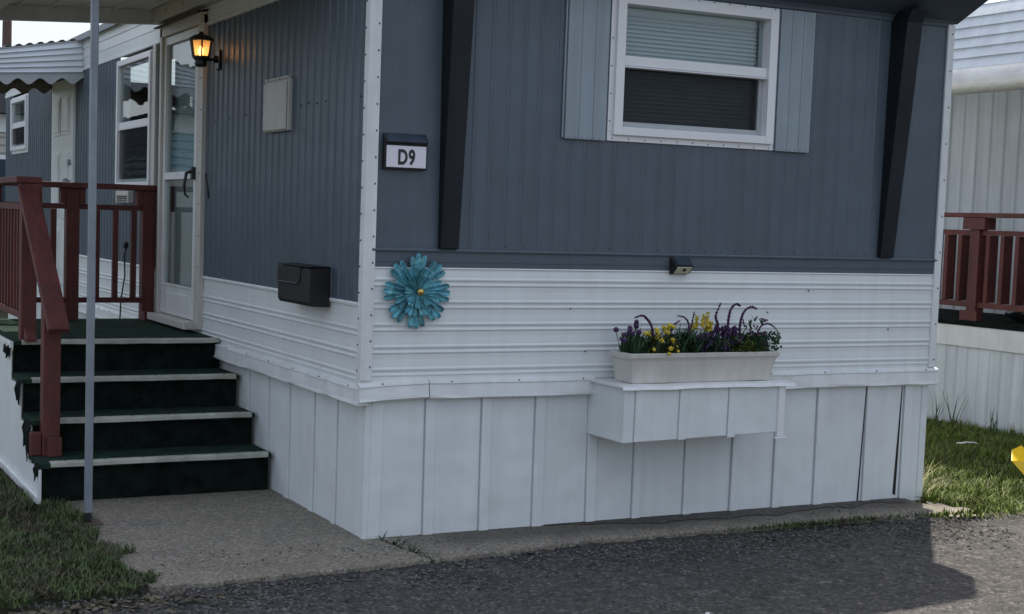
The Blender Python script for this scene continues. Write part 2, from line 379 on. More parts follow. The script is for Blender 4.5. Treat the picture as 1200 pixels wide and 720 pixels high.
# shell
sh = MB(); sh.fbox(F, W-.05, W-.002, -.02, -D, .6, 3.0); sh.build('far_side_wall', M['nwall'], home)
MB().fbox(F, .05, W-.05, -D+.05, -D, .6, 3.0).build('rear_wall', M['blue'], home)
MB().fbox(F, .04, W-.06, -.04, -D+.06, .70, .74).build('floor', M['dark'], home)
# low crowned roof
rf = MB(); n = 14; pr = []
for i in range(n+1):
    x = -.06 + (W+.12)*i/n; pr.append((x, 3.02 + .34*(1-((x-W/2)/(W/2+.06))**2)))
vs = [(x, y, z) for y in (-.02, D+.08) for x, z in pr] + [(x, y, z-.05) for y in (-.02, D+.08) for x, z in pr]; k = n+1
rf.add(vs, [(i, i+1, k+i+1, k+i) for i in range(n)] + [(2*k+i, 3*k+i, 3*k+i+1, 2*k+i+1) for i in range(n)]
       + [(i, 2*k+i, 2*k+i+1, i+1) for i in range(n)] + [(k+i, k+i+1, 3*k+i+1, 3*k+i) for i in range(n)] + [(0, k, 3*k, 2*k), (n, 2*k+n, 3*k+n, k+n)])
rf.build('roof', M['nroof'], home)
# flared visor with bowed fascia over the street front
vz = lambda x: 3.73 - .066*(x-1.83)**2
vi = MB(); n = 24; xs = [-.04 + (W+.08)*i/n for i in range(n+1)]; vs = []
for x in xs: vs += [(x, -.002, ZT), (x, -.225, 2.885), (x, -.228, vz(x)), (x, -.12, vz(x)+.01), (x, -.002, 3.3)]
vi.add(vs, [(5*i+j, 5*i+(j+1) % 5, 5*(i+1)+(j+1) % 5, 5*(i+1)+j) for i in range(n) for j in range(5)] + [tuple(range(5)), tuple(5*n+j for j in range(5))])
vi.build('roof_visor', M['visor'], home)
MB().sweep_h(F, [(0, 2.748), (.010, 2.750), (.014, 2.765), (.03, 2.783)], .05, W).build('visor_trim', M['blue2'], home)
# tapered dark fins
for x0b, x0t, lab in ((.385, .368, None), (3.19, 3.203, None)):
    f = MB(); z0, z1 = 1.414, 2.80; w = .10; wt = .115
    def fp(t): return .030 + .10*t + max(0, t-.95)*.5
    N = 20; vs = []
    for i in range(N+1):
        t = i/N; z = z0+(z1-z0)*t; xa = x0b+(x0t-x0b)*t; ww = w+(wt-w)*t; p = fp(t)
        vs += [(xa, .0, z), (xa, -p, z), (xa+ww, -p, z), (xa+ww, .0, z)]
    f.add(vs, [(4*i+j, 4*i+j+1, 4*i+j+5, 4*i+j+4) for i in range(N) for j in range(3)] + [(0,1,2,3)])
    f.build('wall_fin', M['fin'], home, bevel=.004)
# corner trims
ct = MB(); ct.fbox(F, -.014, .048, .0, .013, .775, ZT); ct.fbox(S, 0.0, .040, .0, .014, .755, 2.725)
screws(ct, F, [(.035, .84+.125*i) for i in range(16)], .0055, 1, .0135); screws(ct, S, [(.026, .82+.125*i) for i in range(16)], .0055, 1, .0145)
ct.build('corner_trim', [M['trimw'], M['screw']], home, bevel=.004)
ct = MB(); ct.fbox(F, W-.034, W+.016, .0, .014, .775, ZT-.005); ct.box((W, -.004, .775), (W+.013, .05, 3.0))
screws(ct, F, [(W-.002, .82+.21*i) for i in range(10)], .0055, 1, .0145)
ct.build('corner_trim', [M['trimw'], M['screw']], home, bevel=.003)
# ---- skirting under the ledge
KX, KY = .034, .013
sk = MB(); sk.box((KX, KY, -.02), (W-.01, KY+.02, .70)); sk.box((KX, KY+.02, -.02), (KX+.02, D-.05, .70)); sk.box((W-.03, KY+.02, -.02), (W-.01, D-.05, .70))
sk.build('skirting', M['skirt'], home)
def batten(P, base, u, w=.052, t=.006, z1=.69, lean=0):
    b = MB(); o0 = base; u1 = u + lean
    poly = [(u, -.004), (u+w, -.002), (u1+w, z1), (u1, z1)]
    b.prism(P, poly, o0-.001, o0+t+.004); b.prism(P, [(u-.007, -.004), (u-.0005, -.004), (u1-.0005, z1), (u1-.007, z1)], o0-.001, o0+.0015, 1)
    b.build('skirt_batten', [M['skirt'], M['scal']], home, bevel=.0025)
for i, u in enumerate((.056, .355, .668, .976, 1.300, 1.588, 1.918, 2.232, 2.526, 2.820, 3.183, 3.47)):
    batten(F, -KY, u, .055+random.uniform(-.008, .006), .007+random.uniform(0, .003), .69, random.uniform(-.006, .006))
for u in (.359, .671, 1.036, 1.378, 1.718): batten(S, -KX, u, .05)
g = MB(); g.prism(F, [(3.422, .03), (3.444, .02), (3.455, .69), (3.451, .69)], -KY-.001, -KY+.0025); g.build('skirt_gap', M['black'], home)
g = MB(); g.prism(F, [(3.150, .005), (3.160, .0), (3.182, .69), (3.178, .69)], -KY-.001, -KY+.0025); g.build('skirt_gap', M['black'], home)
MB().box((KX-.006, KY-.008, -.015), (KX+.035, KY+.03, .69)).build('skirt_corner', M['skirt'], home, bevel=.006)
MB().fbox(F, W-.055, W-.008, -KY-.001, -KY+.008, 0, .68).build('skirt_corner', M['skirt'], home, bevel=.004)
# ledge that caps the skirting: bent lengths of sheet metal
def ledge(P, u0, u1, z0, z1, dz=0., o=.022):
    l = MB(); n = max(2, int((u1-u0)/.12)); vs = []; 
    for i in range(n+1):
        u = u0+(u1-u0)*i/n; j = random.uniform(-.004, .004); d = dz*(i/n-.5)
        vs += [P(u, .0, z1+d+.006), (P(u, o+.004, z1+d-.005+j)), P(u, o+.007, z1+d-.015+j*.5), P(u, o+.002+j*.6, z1+d-.019), P(u, o+.008+j, z0+d+.018), P(u, o+.0105, z0+d+.003+j), P(u, o-.002, z0+d-.004), P(u, -.03, z0+d)]
    l.add(vs, [(8*i+k, 8*i+k+1, 8*(i+1)+k+1, 8*(i+1)+k) for i in range(n) for k in range(7)] + [tuple(range(8)), tuple(8*n+k for k in range(8))])
    screws(l, P, [(u0+.12+.38*q, z1+dz*.0-.006) for q in range(int((u1-u0)/.38)+1)], .005, 1, o+.004)
    return l.build('skirt_ledge', [M['trimw'], M['screw']], home)
ledge(F, -.022, .345, .680, .765, .014, .026); ledge(F, .352, 1.305, .678, .768, -.004); ledge(F, 2.33, W+.03, .676, .768, .003)
ledge(S, -.018, 2.20, .655, .745, -.006); ledge(S, 2.2, D, .66, .745)
# ---- white box that sticks out of the skirting under the flowers
hb = MB(); HX0, HX1, HY, HZ0, HZ1 = 1.292, 2.292, .31, .475, .742
vs = [F(HX0, -.015, HZ0-.008), F(HX1, -.015, HZ0), F(HX1, HY, HZ0+.012), F(HX0+.005, HY, HZ0-.01), F(HX0, -.015, HZ1), F(HX1, -.015, HZ1), F(HX1, HY, HZ1), F(HX0+.005, HY, HZ1)]
hb.add(vs, [(0,1,2,3),(4,7,6,5),(3,2,6,7),(0,3,7,4),(1,5,6,2),(0,4,5,1)])
hbo = hb.build('skirt_box', M['skirt'], home, bevel=.005)
for u in (1.36, 1.63, 1.94): 
    b = MB(); b.prism(F, [(u, HZ0-.004), (u+.045, HZ0-.003), (u+.047, HZ1-.01), (u+.003, HZ1-.01)], HY-.001, HY+.006); b.prism(F, [(u-.006, HZ0), (u-.001, HZ0), (u+.002, HZ1-.01), (u-.003, HZ1-.01)], HY-.001, HY+.0015, 1)
    b.build('box_batten', [M['skirt'], M['scal']], hbo, bevel=.002)
b = MB(); b.fbox(F, HX1-.03, HX1+.012, HY-.02, HY+.012, HZ0-.01, HZ1); b.fbox(F, HX1-.05, HX1+.03, HY-.0, HY+.018, HZ0-.022, HZ0-.011); b.build('box_corner', M['trimw'], hbo, bevel=.003)
lp = MB(); n = 14; vs = []
for i in range(n+1):
    u = HX0-.02 + (HX1-HX0+.085)*i/n; j = random.uniform(-.003, .003)
    vs += [F(u, -.01, .757), F(u, .27, .757+j*.5), F(u, HY+.018, .752+j), F(u, HY+.026, .735+j), F(u, HY+.016, .733+j), F(u, HY+.012, .745), F(u, -.01, .745)]
lp.add(vs, [(7*i+k, 7*i+(k+1) % 7, 7*(i+1)+(k+1) % 7, 7*(i+1)+k) for i in range(n) for k in range(7)] + [tuple(range(7)), tuple(7*n+k for k in range(7))])
lp.build('box_lid', M['trimw'], hbo)

# ---- windows
def window(P, u0, u1, z0, z1, zm, fl=.045, fw=.052, dep=.06, blind=True, name='window', screws_on=True, lower_screen=True, gl=-.033):
    fr = MB()
    # flat nailing flange
    for a, b, c, d in ((u0, u1, z0, z0+fl), (u0, u1, z1-fl*.6, z1), (u0, u0+fl, z0+fl, z1-fl*.6), (u1-fl*.6, u1, z0+fl, z1-fl*.6)):
        fr.fbox(P, a, b, .002, .012, c, d)
    a, b, c, d = u0+fl*.6, u1-fl*.35, z0+fl*.7, z1-fl*.35
    for q in ((a, a+fw, c, d), (b-fw, b, c, d), (a+fw, b-fw, c, c+fw*.8), (a+fw, b-fw, d-fw*.9, d)):
        fr.fbox(P, q[0], q[1], -.07, .032, q[2], q[3])
    if screws_on:
        N = int((u1-u0)/.1); pts = [(u0+.03+(u1-u0-.06)*i/N, z0+.012) for i in range(N+1)] + [(u0+.012, z0+.1+.14*i) for i in range(int((z1-z0-.1)/.14))] + [(u0+.03+(u1-u0-.06)*i/N, z1-.006) for i in range(N+1)]
        screws(fr, P, pts, .0045, 1, .012)
    w = fr.build(name, [M['vinyl'], M['screw']], home, bevel=.003)
    ia, ib, ic, id_ = a+fw, b-fw, c+fw*.8, d-fw*.9
    s = MB(); s.fbox(P, ia, ib, -.055, .016, zm-.022, zm+.028); s.fbox(P, ia, ib, -.05, .022, zm-.032, zm-.024)
    s.build('mid_rail', M['vinyl'], w, bevel=.003)
    s = MB()
    for q in ((ia, ia+.016, ic, zm-.03), (ib-.028, ib, ic, zm-.03), (ia+.016, ib-.028, ic, ic+.03)): s.fbox(P, q[0], q[1], -.05, -.012, q[2], q[3])
    s.build('lower_sash', M['scal'], w, bevel=.002)
    MB().fbox(P, ia-.003, ib+.003, gl-.003, gl+.003, zm+.02, id_+.004).build('upper_pane', M['glass'], w)
    MB().fbox(P, ia+.012, ib-.02, gl-.013, gl-.007, ic+.02, zm-.02).build('lower_pane', M['glass'], w)
    if lower_screen:
        MB().add([P(ia+.014, gl+.009, ic+.026), P(ib-.026, gl+.009, ic+.026), P(ib-.026, gl+.009, zm-.028), P(ia+.014, gl+.009, zm-.028)], [(0,1,2,3)]).build('insect_screen', M['screen'], w)
    if blind:
        bl = MB(); z = id_-.01
        bl.fbox(P, ia-.02, ib+.02, -.115, -.085, id_-.03, id_+.03)
        while z > ic:
            bl.add([P(ia-.01, -.085, z-.0112), P(ib+.01, -.085, z-.0112), P(ib+.01, -.100, z+.0112), P(ia-.01, -.100, z+.0112)], [(0,1,2,3)]); z -= .021+random.uniform(-.0012, .0012)
        bl.build('blind', M['blind'], w)
    return w
window(F, WX0, WX1, WZ0, WZ1, 2.392)
window(S, SY0, SY1, SZ0, SZ1, 2.19, .03, .045, blind=False, screws_on=True, gl=.006)
window(S, RY0, RY1, RZ0, RZ1, 2.40, .05, .05, blind=True, screws_on=False, gl=.008)
MB().fbox(S, SY0-.12, SY0-.04, .002, .03, 1.16, 2.72).build('window_casing', M['cream'], home, bevel=.004)
# dark sheet standing in for the room's shade behind the tall side window
MB().fbox(S, SY0-.1, SY1+.1, -.5, -.52, 1.5, 2.72).build('inner_shade_sheet', M['dark'], home)
# shutters
for a, b in ((1.068, 1.312), (2.403, 2.640)):
    s = MB(); w = (b-a)/3
    for i in range(3): s.fbox(F, a+w*i+.0012, a+w*(i+1)-.0012, .003, .020, 1.981, 2.742)
    s.fbox(F, a-.012, a-.003, .003, .012, 1.985, 2.74); s.fbox(F, a+.01, b-.01, .004, .017, 1.99, 2.73)
    screws(s, F, [(a+.03+i*.035, 1.99) for i in range(6)], .003, 1, .020)
    s.build('shutter', [M['shut'], M['screw']], home, bevel=.0025)
# ---- storm door
fr = MB()
fr.fbox(S, DY0, DY0+.115, .0, .034, .80, 2.80); fr.fbox(S, DY1-.05, DY1, .0, .05, .80, 2.80); fr.fbox(S, DY0, DY1, .0, .05, 2.74, 2.815)
screws(fr, S, [(DY0+.03, 1.0+.2*i) for i in range(9)], .006, 1, .034)
dfr = fr.build('door_frame', [M['cream'], M['screw']], home, bevel=.004)
cp = MB(); cp.sweep_h(S, [(.0, 2.83), (.085, 2.812), (.085, 2.803), (.0, 2.818)], DY0-.02, DY1+.05); cp.build('drip_cap', M['wood'], dfr)
MB().fbox(S, DY0+.05, DY1, .0, .11, .795, .842).build('door_sill', M['cream'], dfr, bevel=.004)
dl = MB(); a, b = DY0+.118, DY1-.053
for q in ((a, a+.058, .85, 2.735), (b-.045, b, .85, 2.735), (a+.058, b-.045, 2.68, 2.735), (a+.058, b-.045, .85, 1.055), (a+.058, b-.045, 1.765, 1.815)):
    dl.fbox(S, q[0], q[1], -.01, .030, q[2], q[3])
dl.fbox(S, a+.1, b-.08, .029, .034, .88, 1.0); dl.fbox(S, a+.058, b-.045, .028, .036, 1.765, 1.775); dl.fbox(S, a+.058, b-.045, .028, .036, 1.045, 1.058)
dlo = dl.build('storm_door', M['trimw'], home, bevel=.004)
MB().fbox(S, a+.056, b-.043, .006, .011, 1.813, 2.682).build('upper_pane', M['glass'], dlo)
MB().fbox(S, a+.056, b-.043, .006, .011, 1.053, 1.767).build('lower_pane', M['glass'], dlo)
h = MB(); h.fbox(S, a+.005, a+.05, .030, .055, 1.76, 1.84); h.tube([S(a+.03, .055, 1.81), S(a+.03, .085, 1.80), S(a+.04, .095, 1.72), S(a+.05, .085, 1.66), S(a+.052, .06, 1.645)], [.012, .012, .010, .008, .006], 8)
h.build('door_handle', M['blackm'], dlo, bevel=.003)
# heavier entry door standing behind the storm door
e = MB(); e.fbox(S, a-.02, b+.02, -.09, -.05, .85, 2.74); e.fbox(S, a+.12, b-.12, -.05, -.042, 1.0, 1.6); e.fbox(S, a+.12, b-.12, -.05, -.042, 1.95, 2.6)
e.build('entry_door', M['scal'], home, bevel=.006)
c = MB(); c.tube([S(2.49, .004, 1.64), S(2.485, .012, 1.71), S(2.50, .022, 1.78), S(2.52, .012, 1.80)], .006, 6); c.build('door_holder', M['blackm'], home)
# ---- second door under the far awning
d2 = MB(); A, B = 6.42, 7.35
d2.fbox(S, A, B, .0, .03, .85, 2.70); 
for z0, z1 in ((.95, 1.35), (1.45, 2.05), (2.2, 2.55)):
    for u0, u1 in ((A+.13, A+.42), (A+.52, A+.80)):
        d2.fbox(S, u0, u1, .03, .038, z0, z1); d2.fbox(S, u0+.03, u1-.03, .038, .046, z0+.03, z1-.03)
d2o = d2.build('back_door', M['trimw'], home, bevel=.006)
k = MB(); k.ball(S(A+.09, .07, 1.78), .03, 0, 10); k.tube([S(A+.09, .03, 1.78), S(A+.09, .07, 1.78)], .014); MB().tube([S(A+.09, .03, 1.95), S(A+.09, .055, 1.95)], .026).build('deadbolt', M['galv'], d2o); k.build('door_knob', M['galv'], d2o)
# downspout like black wire on the wall under the side window
wr = MB(); wr.tube([S(4.52, .012, 1.27), S(4.56, .02, 1.20), S(4.53, .02, 1.05), S(4.6, .03, .86), S(4.64, .03, .6)], .006, 6); wr.ball(S(4.52, .02, 1.28), .03, 0, 8, (.7, 1, 1))
tag(wr.build('wall_cable', M['black']), 'thin black cable hanging down the side wall behind the back railing', 'cable')
# small louvred vent
vt = thing('wall_vent', (0, 4.55, 1.64), 'small cream louvered vent below the tall side window', 'vent')
v = MB(); v.fbox(S, 4.36, 4.74, .004, .05, 1.655, 1.692); v.fbox(S, 4.36, 4.385, .004, .05, 1.60, 1.655); v.fbox(S, 4.715, 4.74, .004, .05, 1.60, 1.655); v.build('hood', M['cream'], vt, bevel=.003)
v = MB()
for z in (1.605, 1.622, 1.639): v.add([S(4.385, .01, z+.012), S(4.715, .01, z+.012), S(4.715, .04, z), S(4.385, .04, z)], [(0,1,2,3)])
v.build('louvre', M['cream'], vt, solid=.003)

# ================================================================== THINGS ON THE WALLS
# lantern
LX, LY = -.125, 2.31
ln = thing('wall_lantern', (0, LY, 2.48), 'black porch lantern with lit amber panes beside the storm door', 'lantern')
b = MB(); b.fbox(S, LY-.03, LY+.03, .004, .022, 2.43, 2.55); b.tube([S(LY, .02, 2.492), S(LY, .05, 2.492)], .022, 10); b.build('back_plate', M['blackm'], ln, bevel=.006)
MB().tube([S(LY, .03, 2.492), S(LY, .085, 2.488), (LX, LY, 2.47)], [.011, .011, .013], 8).build('arm', M['blackm'], ln)
MB().lathe([(.012, -.022), (.034, -.018), (.040, .0), (.036, .012), (.044, .026), (.050, .030), (.050, .036)], (LX, LY, 2.46), 12).build('cup', M['blackm'], ln)
rb, rt, zb, zt = .050, .068, 2.497, 2.600; fm = MB(); n = 6
ring = lambda r, z, k: (LX+r*math.cos(2*math.pi*k/n+.3), LY+r*math.sin(2*math.pi*k/n+.3), z)
for k in range(n): fm.beam(ring(rb+.002, zb, k), ring(rt+.002, zt, k), .010, .010)
for r, z in ((rb+.002, zb+.002), (rt+.002, zt)):
    for k in range(n): fm.beam(ring(r, z, k), ring(r, z, k+1), .010, .010)
fm.build('cage', M['blackm'], ln)
gm = amber_mat()
for k in range(n):
    MB().add([ring(rb, zb, k), ring(rb, zb, k+1), ring(rt, zt, k+1), ring(rt, zt, k)], [(0,1,2,3)]).build('pane', gm, ln)
MB().lathe([(.078, -.004), (.080, .004), (.062, .018), (.040, .030), (.018, .036), (.014, .046), (.006, .052)], (LX, LY, 2.602), 12).build('cap', M['blackm'], ln)
MB().lathe([(.008, 0), (.012, .012), (.018, .035), (.012, .055), (.003, .065)], (LX, LY, 2.50), 10).build('bulb', emit_mat('warm_bulb', (1., .55, .2), 7.), ln)
pl = bpy.data.lights.new('lantern_light', 'POINT'); pl.energy = .45; pl.color = (1., .58, .26); pl.shadow_soft_size = .02
plo = bpy.data.objects.new('lantern_light', pl); COL.objects.link(plo); plo.parent = ln; plo.location = (LX, 0, .065)
# cover panel
pb = thing('utility_box', (0, 1.2, 2.0), 'pale beige rectangular utility box on the blue side wall', 'utility box')
p = MB(); p.fbox(S, 1.02, 1.40, .004, .030, 2.005, 2.285); p.build('box', M['panel'], pb, bevel=.006)
p = MB(); p.fbox(S, 1.03, 1.39, .031, .040, 2.012, 2.27); p.build('cover', M['panel'], pb, bevel=.004)
p = MB()
for i in range(6): p.fbox(S, 1.03+i*.062, 1.075+i*.062, .010, .036, 2.283, 2.298)
p.build('hinge', M['panel'], pb, bevel=.003)
MB().fbox(S, 1.17, 1.21, .0405, .042, 2.035, 2.041).build('latch', M['scal'], pb)
# mailbox
mbx = thing('mailbox', (0, .63, 1.1), 'black wall mailbox with hinged lid beside the corner', 'mailbox')
A, B = .405, .865; prof = [(.012, 1.097), (.108, 1.100), (.120, 1.118), (.120, 1.284), (.112, 1.290), (.012, 1.296)]
body = MB(); n = len(prof); vs = [S(u, o, z) for u in (A, B) for o, z in prof]
body.add(vs, [(i, (i+1) % n, n+(i+1) % n, n+i) for i in range(n)] + [tuple(range(n)), tuple(range(2*n-1, n-1, -1))]); body.build('body', M['black'], mbx, bevel=.004)
lid = MB(); lid.prism(S, [(B-.006, 1.291), (A+.12, 1.291), (A+.128, 1.235), (A+.15, 1.206), (B-.006, 1.203)], .1205, .125); lid.fbox(S, A-.004, B+.006, .012, .126, 1.2965, 1.3015); lid.build('lid', M['black'], mbx, bevel=.002)
MB().fbox(S, A+.16, B-.04, .1255, .131, 1.206, 1.2105).build('lid_lip', M['solar'], mbx, bevel=.0015)
# house number
nb = thing('house_number_sign', (.185, 0, 1.79), 'solar house number sign reading D9 on dark wall panel', 'house number')
A, B = .072, .298
q = MB(); q.fbox(F, A, B, .003, .030, 1.787, 1.915); vs = [F(A, .003, 1.915), F(B, .003, 1.915), F(B, .045, 1.912), F(A, .045, 1.912), F(A, .003, 1.958), F(B, .003, 1.958), F(B, .010, 1.957), F(A, .010, 1.957)]
q.add(vs, [(0,3,2,1),(4,5,6,7),(3,7,6,2),(0,4,7,3),(1,2,6,5),(0,1,5,4)]); q.build('case', M['black'], nb, bevel=.003)
MB().add([F(A+.014, .0145, 1.9535), F(B-.012, .0145, 1.9535), F(B-.008, .0445, 1.9165), F(A+.010, .0445, 1.9165)], [(0,1,2,3)]).build('solar_cell', M['solar'], nb, solid=.002)
MB().fbox(F, A+.010, B-.008, .028, .034, 1.796, 1.899).build('face', M['sign'], nb, bevel=.002)
cu = bpy.data.curves.new('digits', 'FONT'); cu.body = 'D9'; cu.size = .098; cu.extrude = .0006; cu.offset = .0034; cu.align_x = 'CENTER'; cu.space_character = 1.12
to = bpy.data.objects.new('digits_curve', cu); COL.objects.link(to); bpy.context.view_layer.update()
me = bpy.data.meshes.new_from_object(to.evaluated_get(bpy.context.evaluated_depsgraph_get())); bpy.data.objects.remove(to)
tx = bpy.data.objects.new('lettering', me); COL.objects.link(tx); tx.parent = nb; me.materials.clear(); me.materials.append(M['blackm'])
tx.rotation_euler = (R(90), 0, 0); tx.scale = (.72, 1, 1); tx.location = (0, -.0352, 1.8125-1.79)
# solar spot light
sp = thing('solar_wall_light', (1.81, 0, 1.3), 'small black solar wall light above the white siding', 'solar light')
A, B = 1.752, 1.868
q = MB(); vs = [F(A, .004, 1.302), F(B, .004, 1.302), F(B, .028, 1.308), F(A, .028, 1.308), F(A, .004, 1.394), F(B, .004, 1.394), F(B, .066, 1.346), F(A, .066, 1.346), F(B, .012, 1.394), F(A, .012, 1.394)]
q.add(vs, [(0,1,2,3),(4,5,8,9),(9,8,6,7),(3,2,6,7),(0,3,7,9,4),(1,5,8,6,2),(0,4,5,1)]); q.build('case', M['black'], sp, bevel=.003)
MB().add([F(A+.013, .018, 1.3935), F(B-.013, .018, 1.3935), F(B-.013, .061, 1.3535), F(A+.013, .061, 1.3535)], [(0,1,2,3)]).build('solar_cell', M['solar'], sp, solid=.003)
MB().add([F(A+.012, .031, 1.3085), F(B-.012, .031, 1.3085), F(B-.012, .0645, 1.3415), F(A+.012, .0645, 1.3415)], [(0,1,2,3)]).build('lens', M['led'], sp, solid=.004)
MB().ball(F(1.812, .055, 1.330), .011, 0, 8).build('sensor', M['black'], sp)
# metal flower
FC = (.268, 1.205)
fl = thing('metal_flower', (FC[0], -.02, FC[1]), 'round teal metal flower ornament with brass centre on the front wall', 'wall ornament')
def finger(mb, ang, r0, r1, w0, w1, o, tilt):
    nl, nw = 9, 5; vs = []; fs = []; ca, sa = math.cos(ang), math.sin(ang)
    for i in range(nl):
        t = i/(nl-1); r = r0+(r1-r0)*t; w = (w0+(w1-w0)*t)*.5*(1 if t < .88 else math.sqrt(max(0, 1-((t-.88)/.135)**2)))
        for j in range(nw):
            s_ = (j/(nw-1)*2-1); ob = o + tilt*t*t + .0075*(s_*s_)*(1 if t > .15 else 0) + (.004*((t-.8)/.2) if t > .8 else 0)
            vs.append(F(FC[0]+ca*r-sa*w*s_, ob, FC[1]+sa*r+ca*w*s_))
    for i in range(nl-1):
        for j in range(nw-1): fs.append((i*nw+j, i*nw+j+1, (i+1)*nw+j+1, (i+1)*nw+j))
    mb.add(vs, fs, 0, True)
for ri, (npet, r0, r1, o, tilt, ph, spread) in enumerate(((8, .03, .172, .014, .004, 90, 11.5), (8, .02, .122, .026, .010, 112.5, 12.5), (8, .012, .080, .036, .014, 90, 13))):
    for k in range(npet):
        pm = MB(); base = R(ph + k*360/npet + random.uniform(-2, 2))
        for j in (-1, 0, 1):
            finger(pm, base + R(spread*j), r0*1.06, r1*1.06*(1. if j == 0 else .96)*random.uniform(.97, 1.02), r0*.35, r1*.19, o + .002*abs(j), tilt)
        pm.build('petal', M['flow'], fl, solid=.0018)
bs_ = MB(); bs_.ball(F(FC[0], .062, FC[1]), .019, 0, 14); bs_.build('centre_ball', M['gold'], fl)
MB().tube([F(FC[0], .002, FC[1]), F(FC[0], .06, FC[1])], .012, 8).build('stem', M['flow'], fl)

# ================================================================== PLANTER AND FLOWERS
PX0, PX1 = 1.345, 2.300
pt = thing('planter_box', (1.82, -.17, .757), 'long beige planter box standing on the white skirting shelf', 'planter')
q = MB()
def rect(x0, x1, y0, y1, z): return [(x0, y0, z), (x1, y0, z), (x1, y1, z), (x0, y1, z)]
levels = [rect(1.372, 2.240, -.262, -.108, .759), rect(1.352, 2.262, -.280, -.098, .872), rect(1.342, 2.272, -.286, -.094, .886), rect(1.340, 2.278, -.291, -.092, .889), rect(1.338, 2.280, -.293, -.090, .913),
          rect(1.350, 2.268, -.280, -.103, .914), rect(1.354, 2.264, -.275, -.108, .87)]
vs = [v for l in levels for v in l]
q.add(vs, [(0,3,2,1)] + [(4*i+j, 4*i+(j+1) % 4, 4*(i+1)+(j+1) % 4, 4*(i+1)+j) for i in range(6) for j in range(4)] + [(24,25,26,27)])
q.build('trough', M['planter'], pt, bevel=.003)
MB().box((1.3545, -.2745, .868), (2.2635, -.1085, .889)).build('soil', M['soil'], pt)
px = lambda x: 1.41 + (x-742)*.0055
pz = lambda y: .912 + (411-y)/204.
def leaves(mb, x0, x1, n, h, w=.011, lean=(.2, .9), m=0, y=-.19, dy=.062, seg=4):
    h *= 1.12; w *= 1.3; x0 = max(x0, 1.375); x1 = min(x1, 2.235)
    for i in range(int(n*1.9)):
        xx = random.uniform(x0, x1); lk = 1. if 1.47 < xx < 2.15 else .55
        mb.blade((xx, y+random.uniform(-dy, dy), .885), random.uniform(0, 6.283), random.uniform(lean[0]*.8, lean[1]*lk), h*random.uniform(.55, 1.1), w*random.uniform(.7, 1.3), m, seg)
        mb.blade((xx+random.gauss(0, .012), y+random.uniform(-dy, dy), .89+random.random()*h*.62), random.uniform(0, 6.283), random.uniform(.6, 1.6)*lk, random.uniform(.03, .055), .016, m, 3)
def plume(mb, pts, r, y, m=0):
    """arching fuzzy flower spike through pixel-measured points (x, z), tapering to its tip"""
    P = [Vector((a, y, b)) for a, b in pts]; L = []
    for i in range(len(P)-1):
        for t in range(4):
            a, b, c, d = P[max(i-1, 0)], P[i], P[i+1], P[min(i+2, len(P)-1)]; u = t/4
            L.append(.5*((2*b)+(c-a)*u+(2*a-5*b+4*c-d)*u*u+(3*b-a-3*c+d)*u**3))
    L.append(P[-1]); n = len(L); r *= .75
    mb.tube(L, [r*(.55+.45*math.sin(math.pi*min(1, i/n*1.1+.1)))*(1-.55*(i/n)**3) for i in range(n)], 7, m)
    for i, p in enumerate(L):
        for k in range(9):
            a = random.uniform(0, 6.28); rr = r*1.25*(1-.5*(i/n)**3)
            mb.ball((p.x+rr*math.cos(a)*.8, p.y+rr*math.sin(a), p.z+rr*math.sin(a+1)*.7), r*.5, m, 4)
def plant(name, label, cat, x, mats):
    return thing(name, (x, -.175, .885), label, cat, 'artificial flowers in the planter box')
# 1 purple globes at the left end
p1 = plant('purple_globe_plant', 'dark purple globe flowers at the left end of the planter', 'flowers', px(735), 0)
l = MB(); leaves(l, px(738), px(752), 40, .13, .012); l.build('leaves', M['leafg'], p1)
l = MB(); st = MB()
for (a, b) in ((724, 396), (727, 388), (733, 386), (739, 386), (742, 379), (744, 384), (746, 390), (731, 392), (748, 382), (737, 391), (728, 398), (741, 391)):
    y = -.19+random.uniform(-.05, .05); MB().ball((px(a), y, pz(b)), random.uniform(.011, .016), 0, 8, (1, 1, .9)).build('bloom', M['purd'], p1); st.tube([(px(a)*.5+px(738)*.5, -.18, .89), (px(a), y, pz(b)-.01)], .0018, 5)
st.build('stems', M['leafg'], p1)
# 2 yellow buttons
p2 = plant('yellow_button_plant', 'cluster of round yellow button flowers spilling over the planter rim', 'flowers', px(765), 0)
l = MB(); leaves(l, px(750), px(782), 26, .15, .009); l.build('leaves', M['leafy'], p2)
l = MB(); st = MB()
for (a, b) in ((748, 390), (753, 391), (758, 388), (760, 386), (765, 396), (776, 397), (780, 401), (773, 406), (782, 409), (756, 407), (769, 411), (767, 384), (772, 382), (777, 386), (762, 391), (769, 389), (774, 390), (779, 384), (764, 398), (782, 404), (757, 393), (771, 386)):
    y = -.235+random.uniform(-.045, .02) - (.035 if b > 400 else 0); r = random.uniform(.009, .0145); l = MB(); l.ball((px(a), y, pz(b)), r, 0, 8, (1, 1, .85))
    for k in range(5): l.ball((px(a)+random.uniform(-1, 1)*r*.8, y+random.uniform(-1, 1)*r*.8, pz(b)+random.uniform(-.3, .8)*r), r*.4, 0, 6)
    l.build('bloom', M['yel'], p2)
    st.tube([(px(765), -.2, .89), (px(a)*.7+px(765)*.3, -.21, .94), (px(a), y, pz(b)-.008)], .0018, 5)
st.build('stems', M['leafg'], p2)
# 3 arching plume over the yellow flowers
p3 = plant('purple_plume_plant', 'single purple plume arching left over the yellow flowers', 'flowers', px(763), 0)
l = MB(); plume(l, [(px(764), pz(398)), (px(762), pz(385)), (px(756), pz(376)), (px(750), pz(373)), (px(743), pz(375))], .008, -.20); l.build('plume', M['purp'], p3)
l = MB(); leaves(l, px(760), px(768), 10, .12); l.build('leaves', M['leafg'], p3)
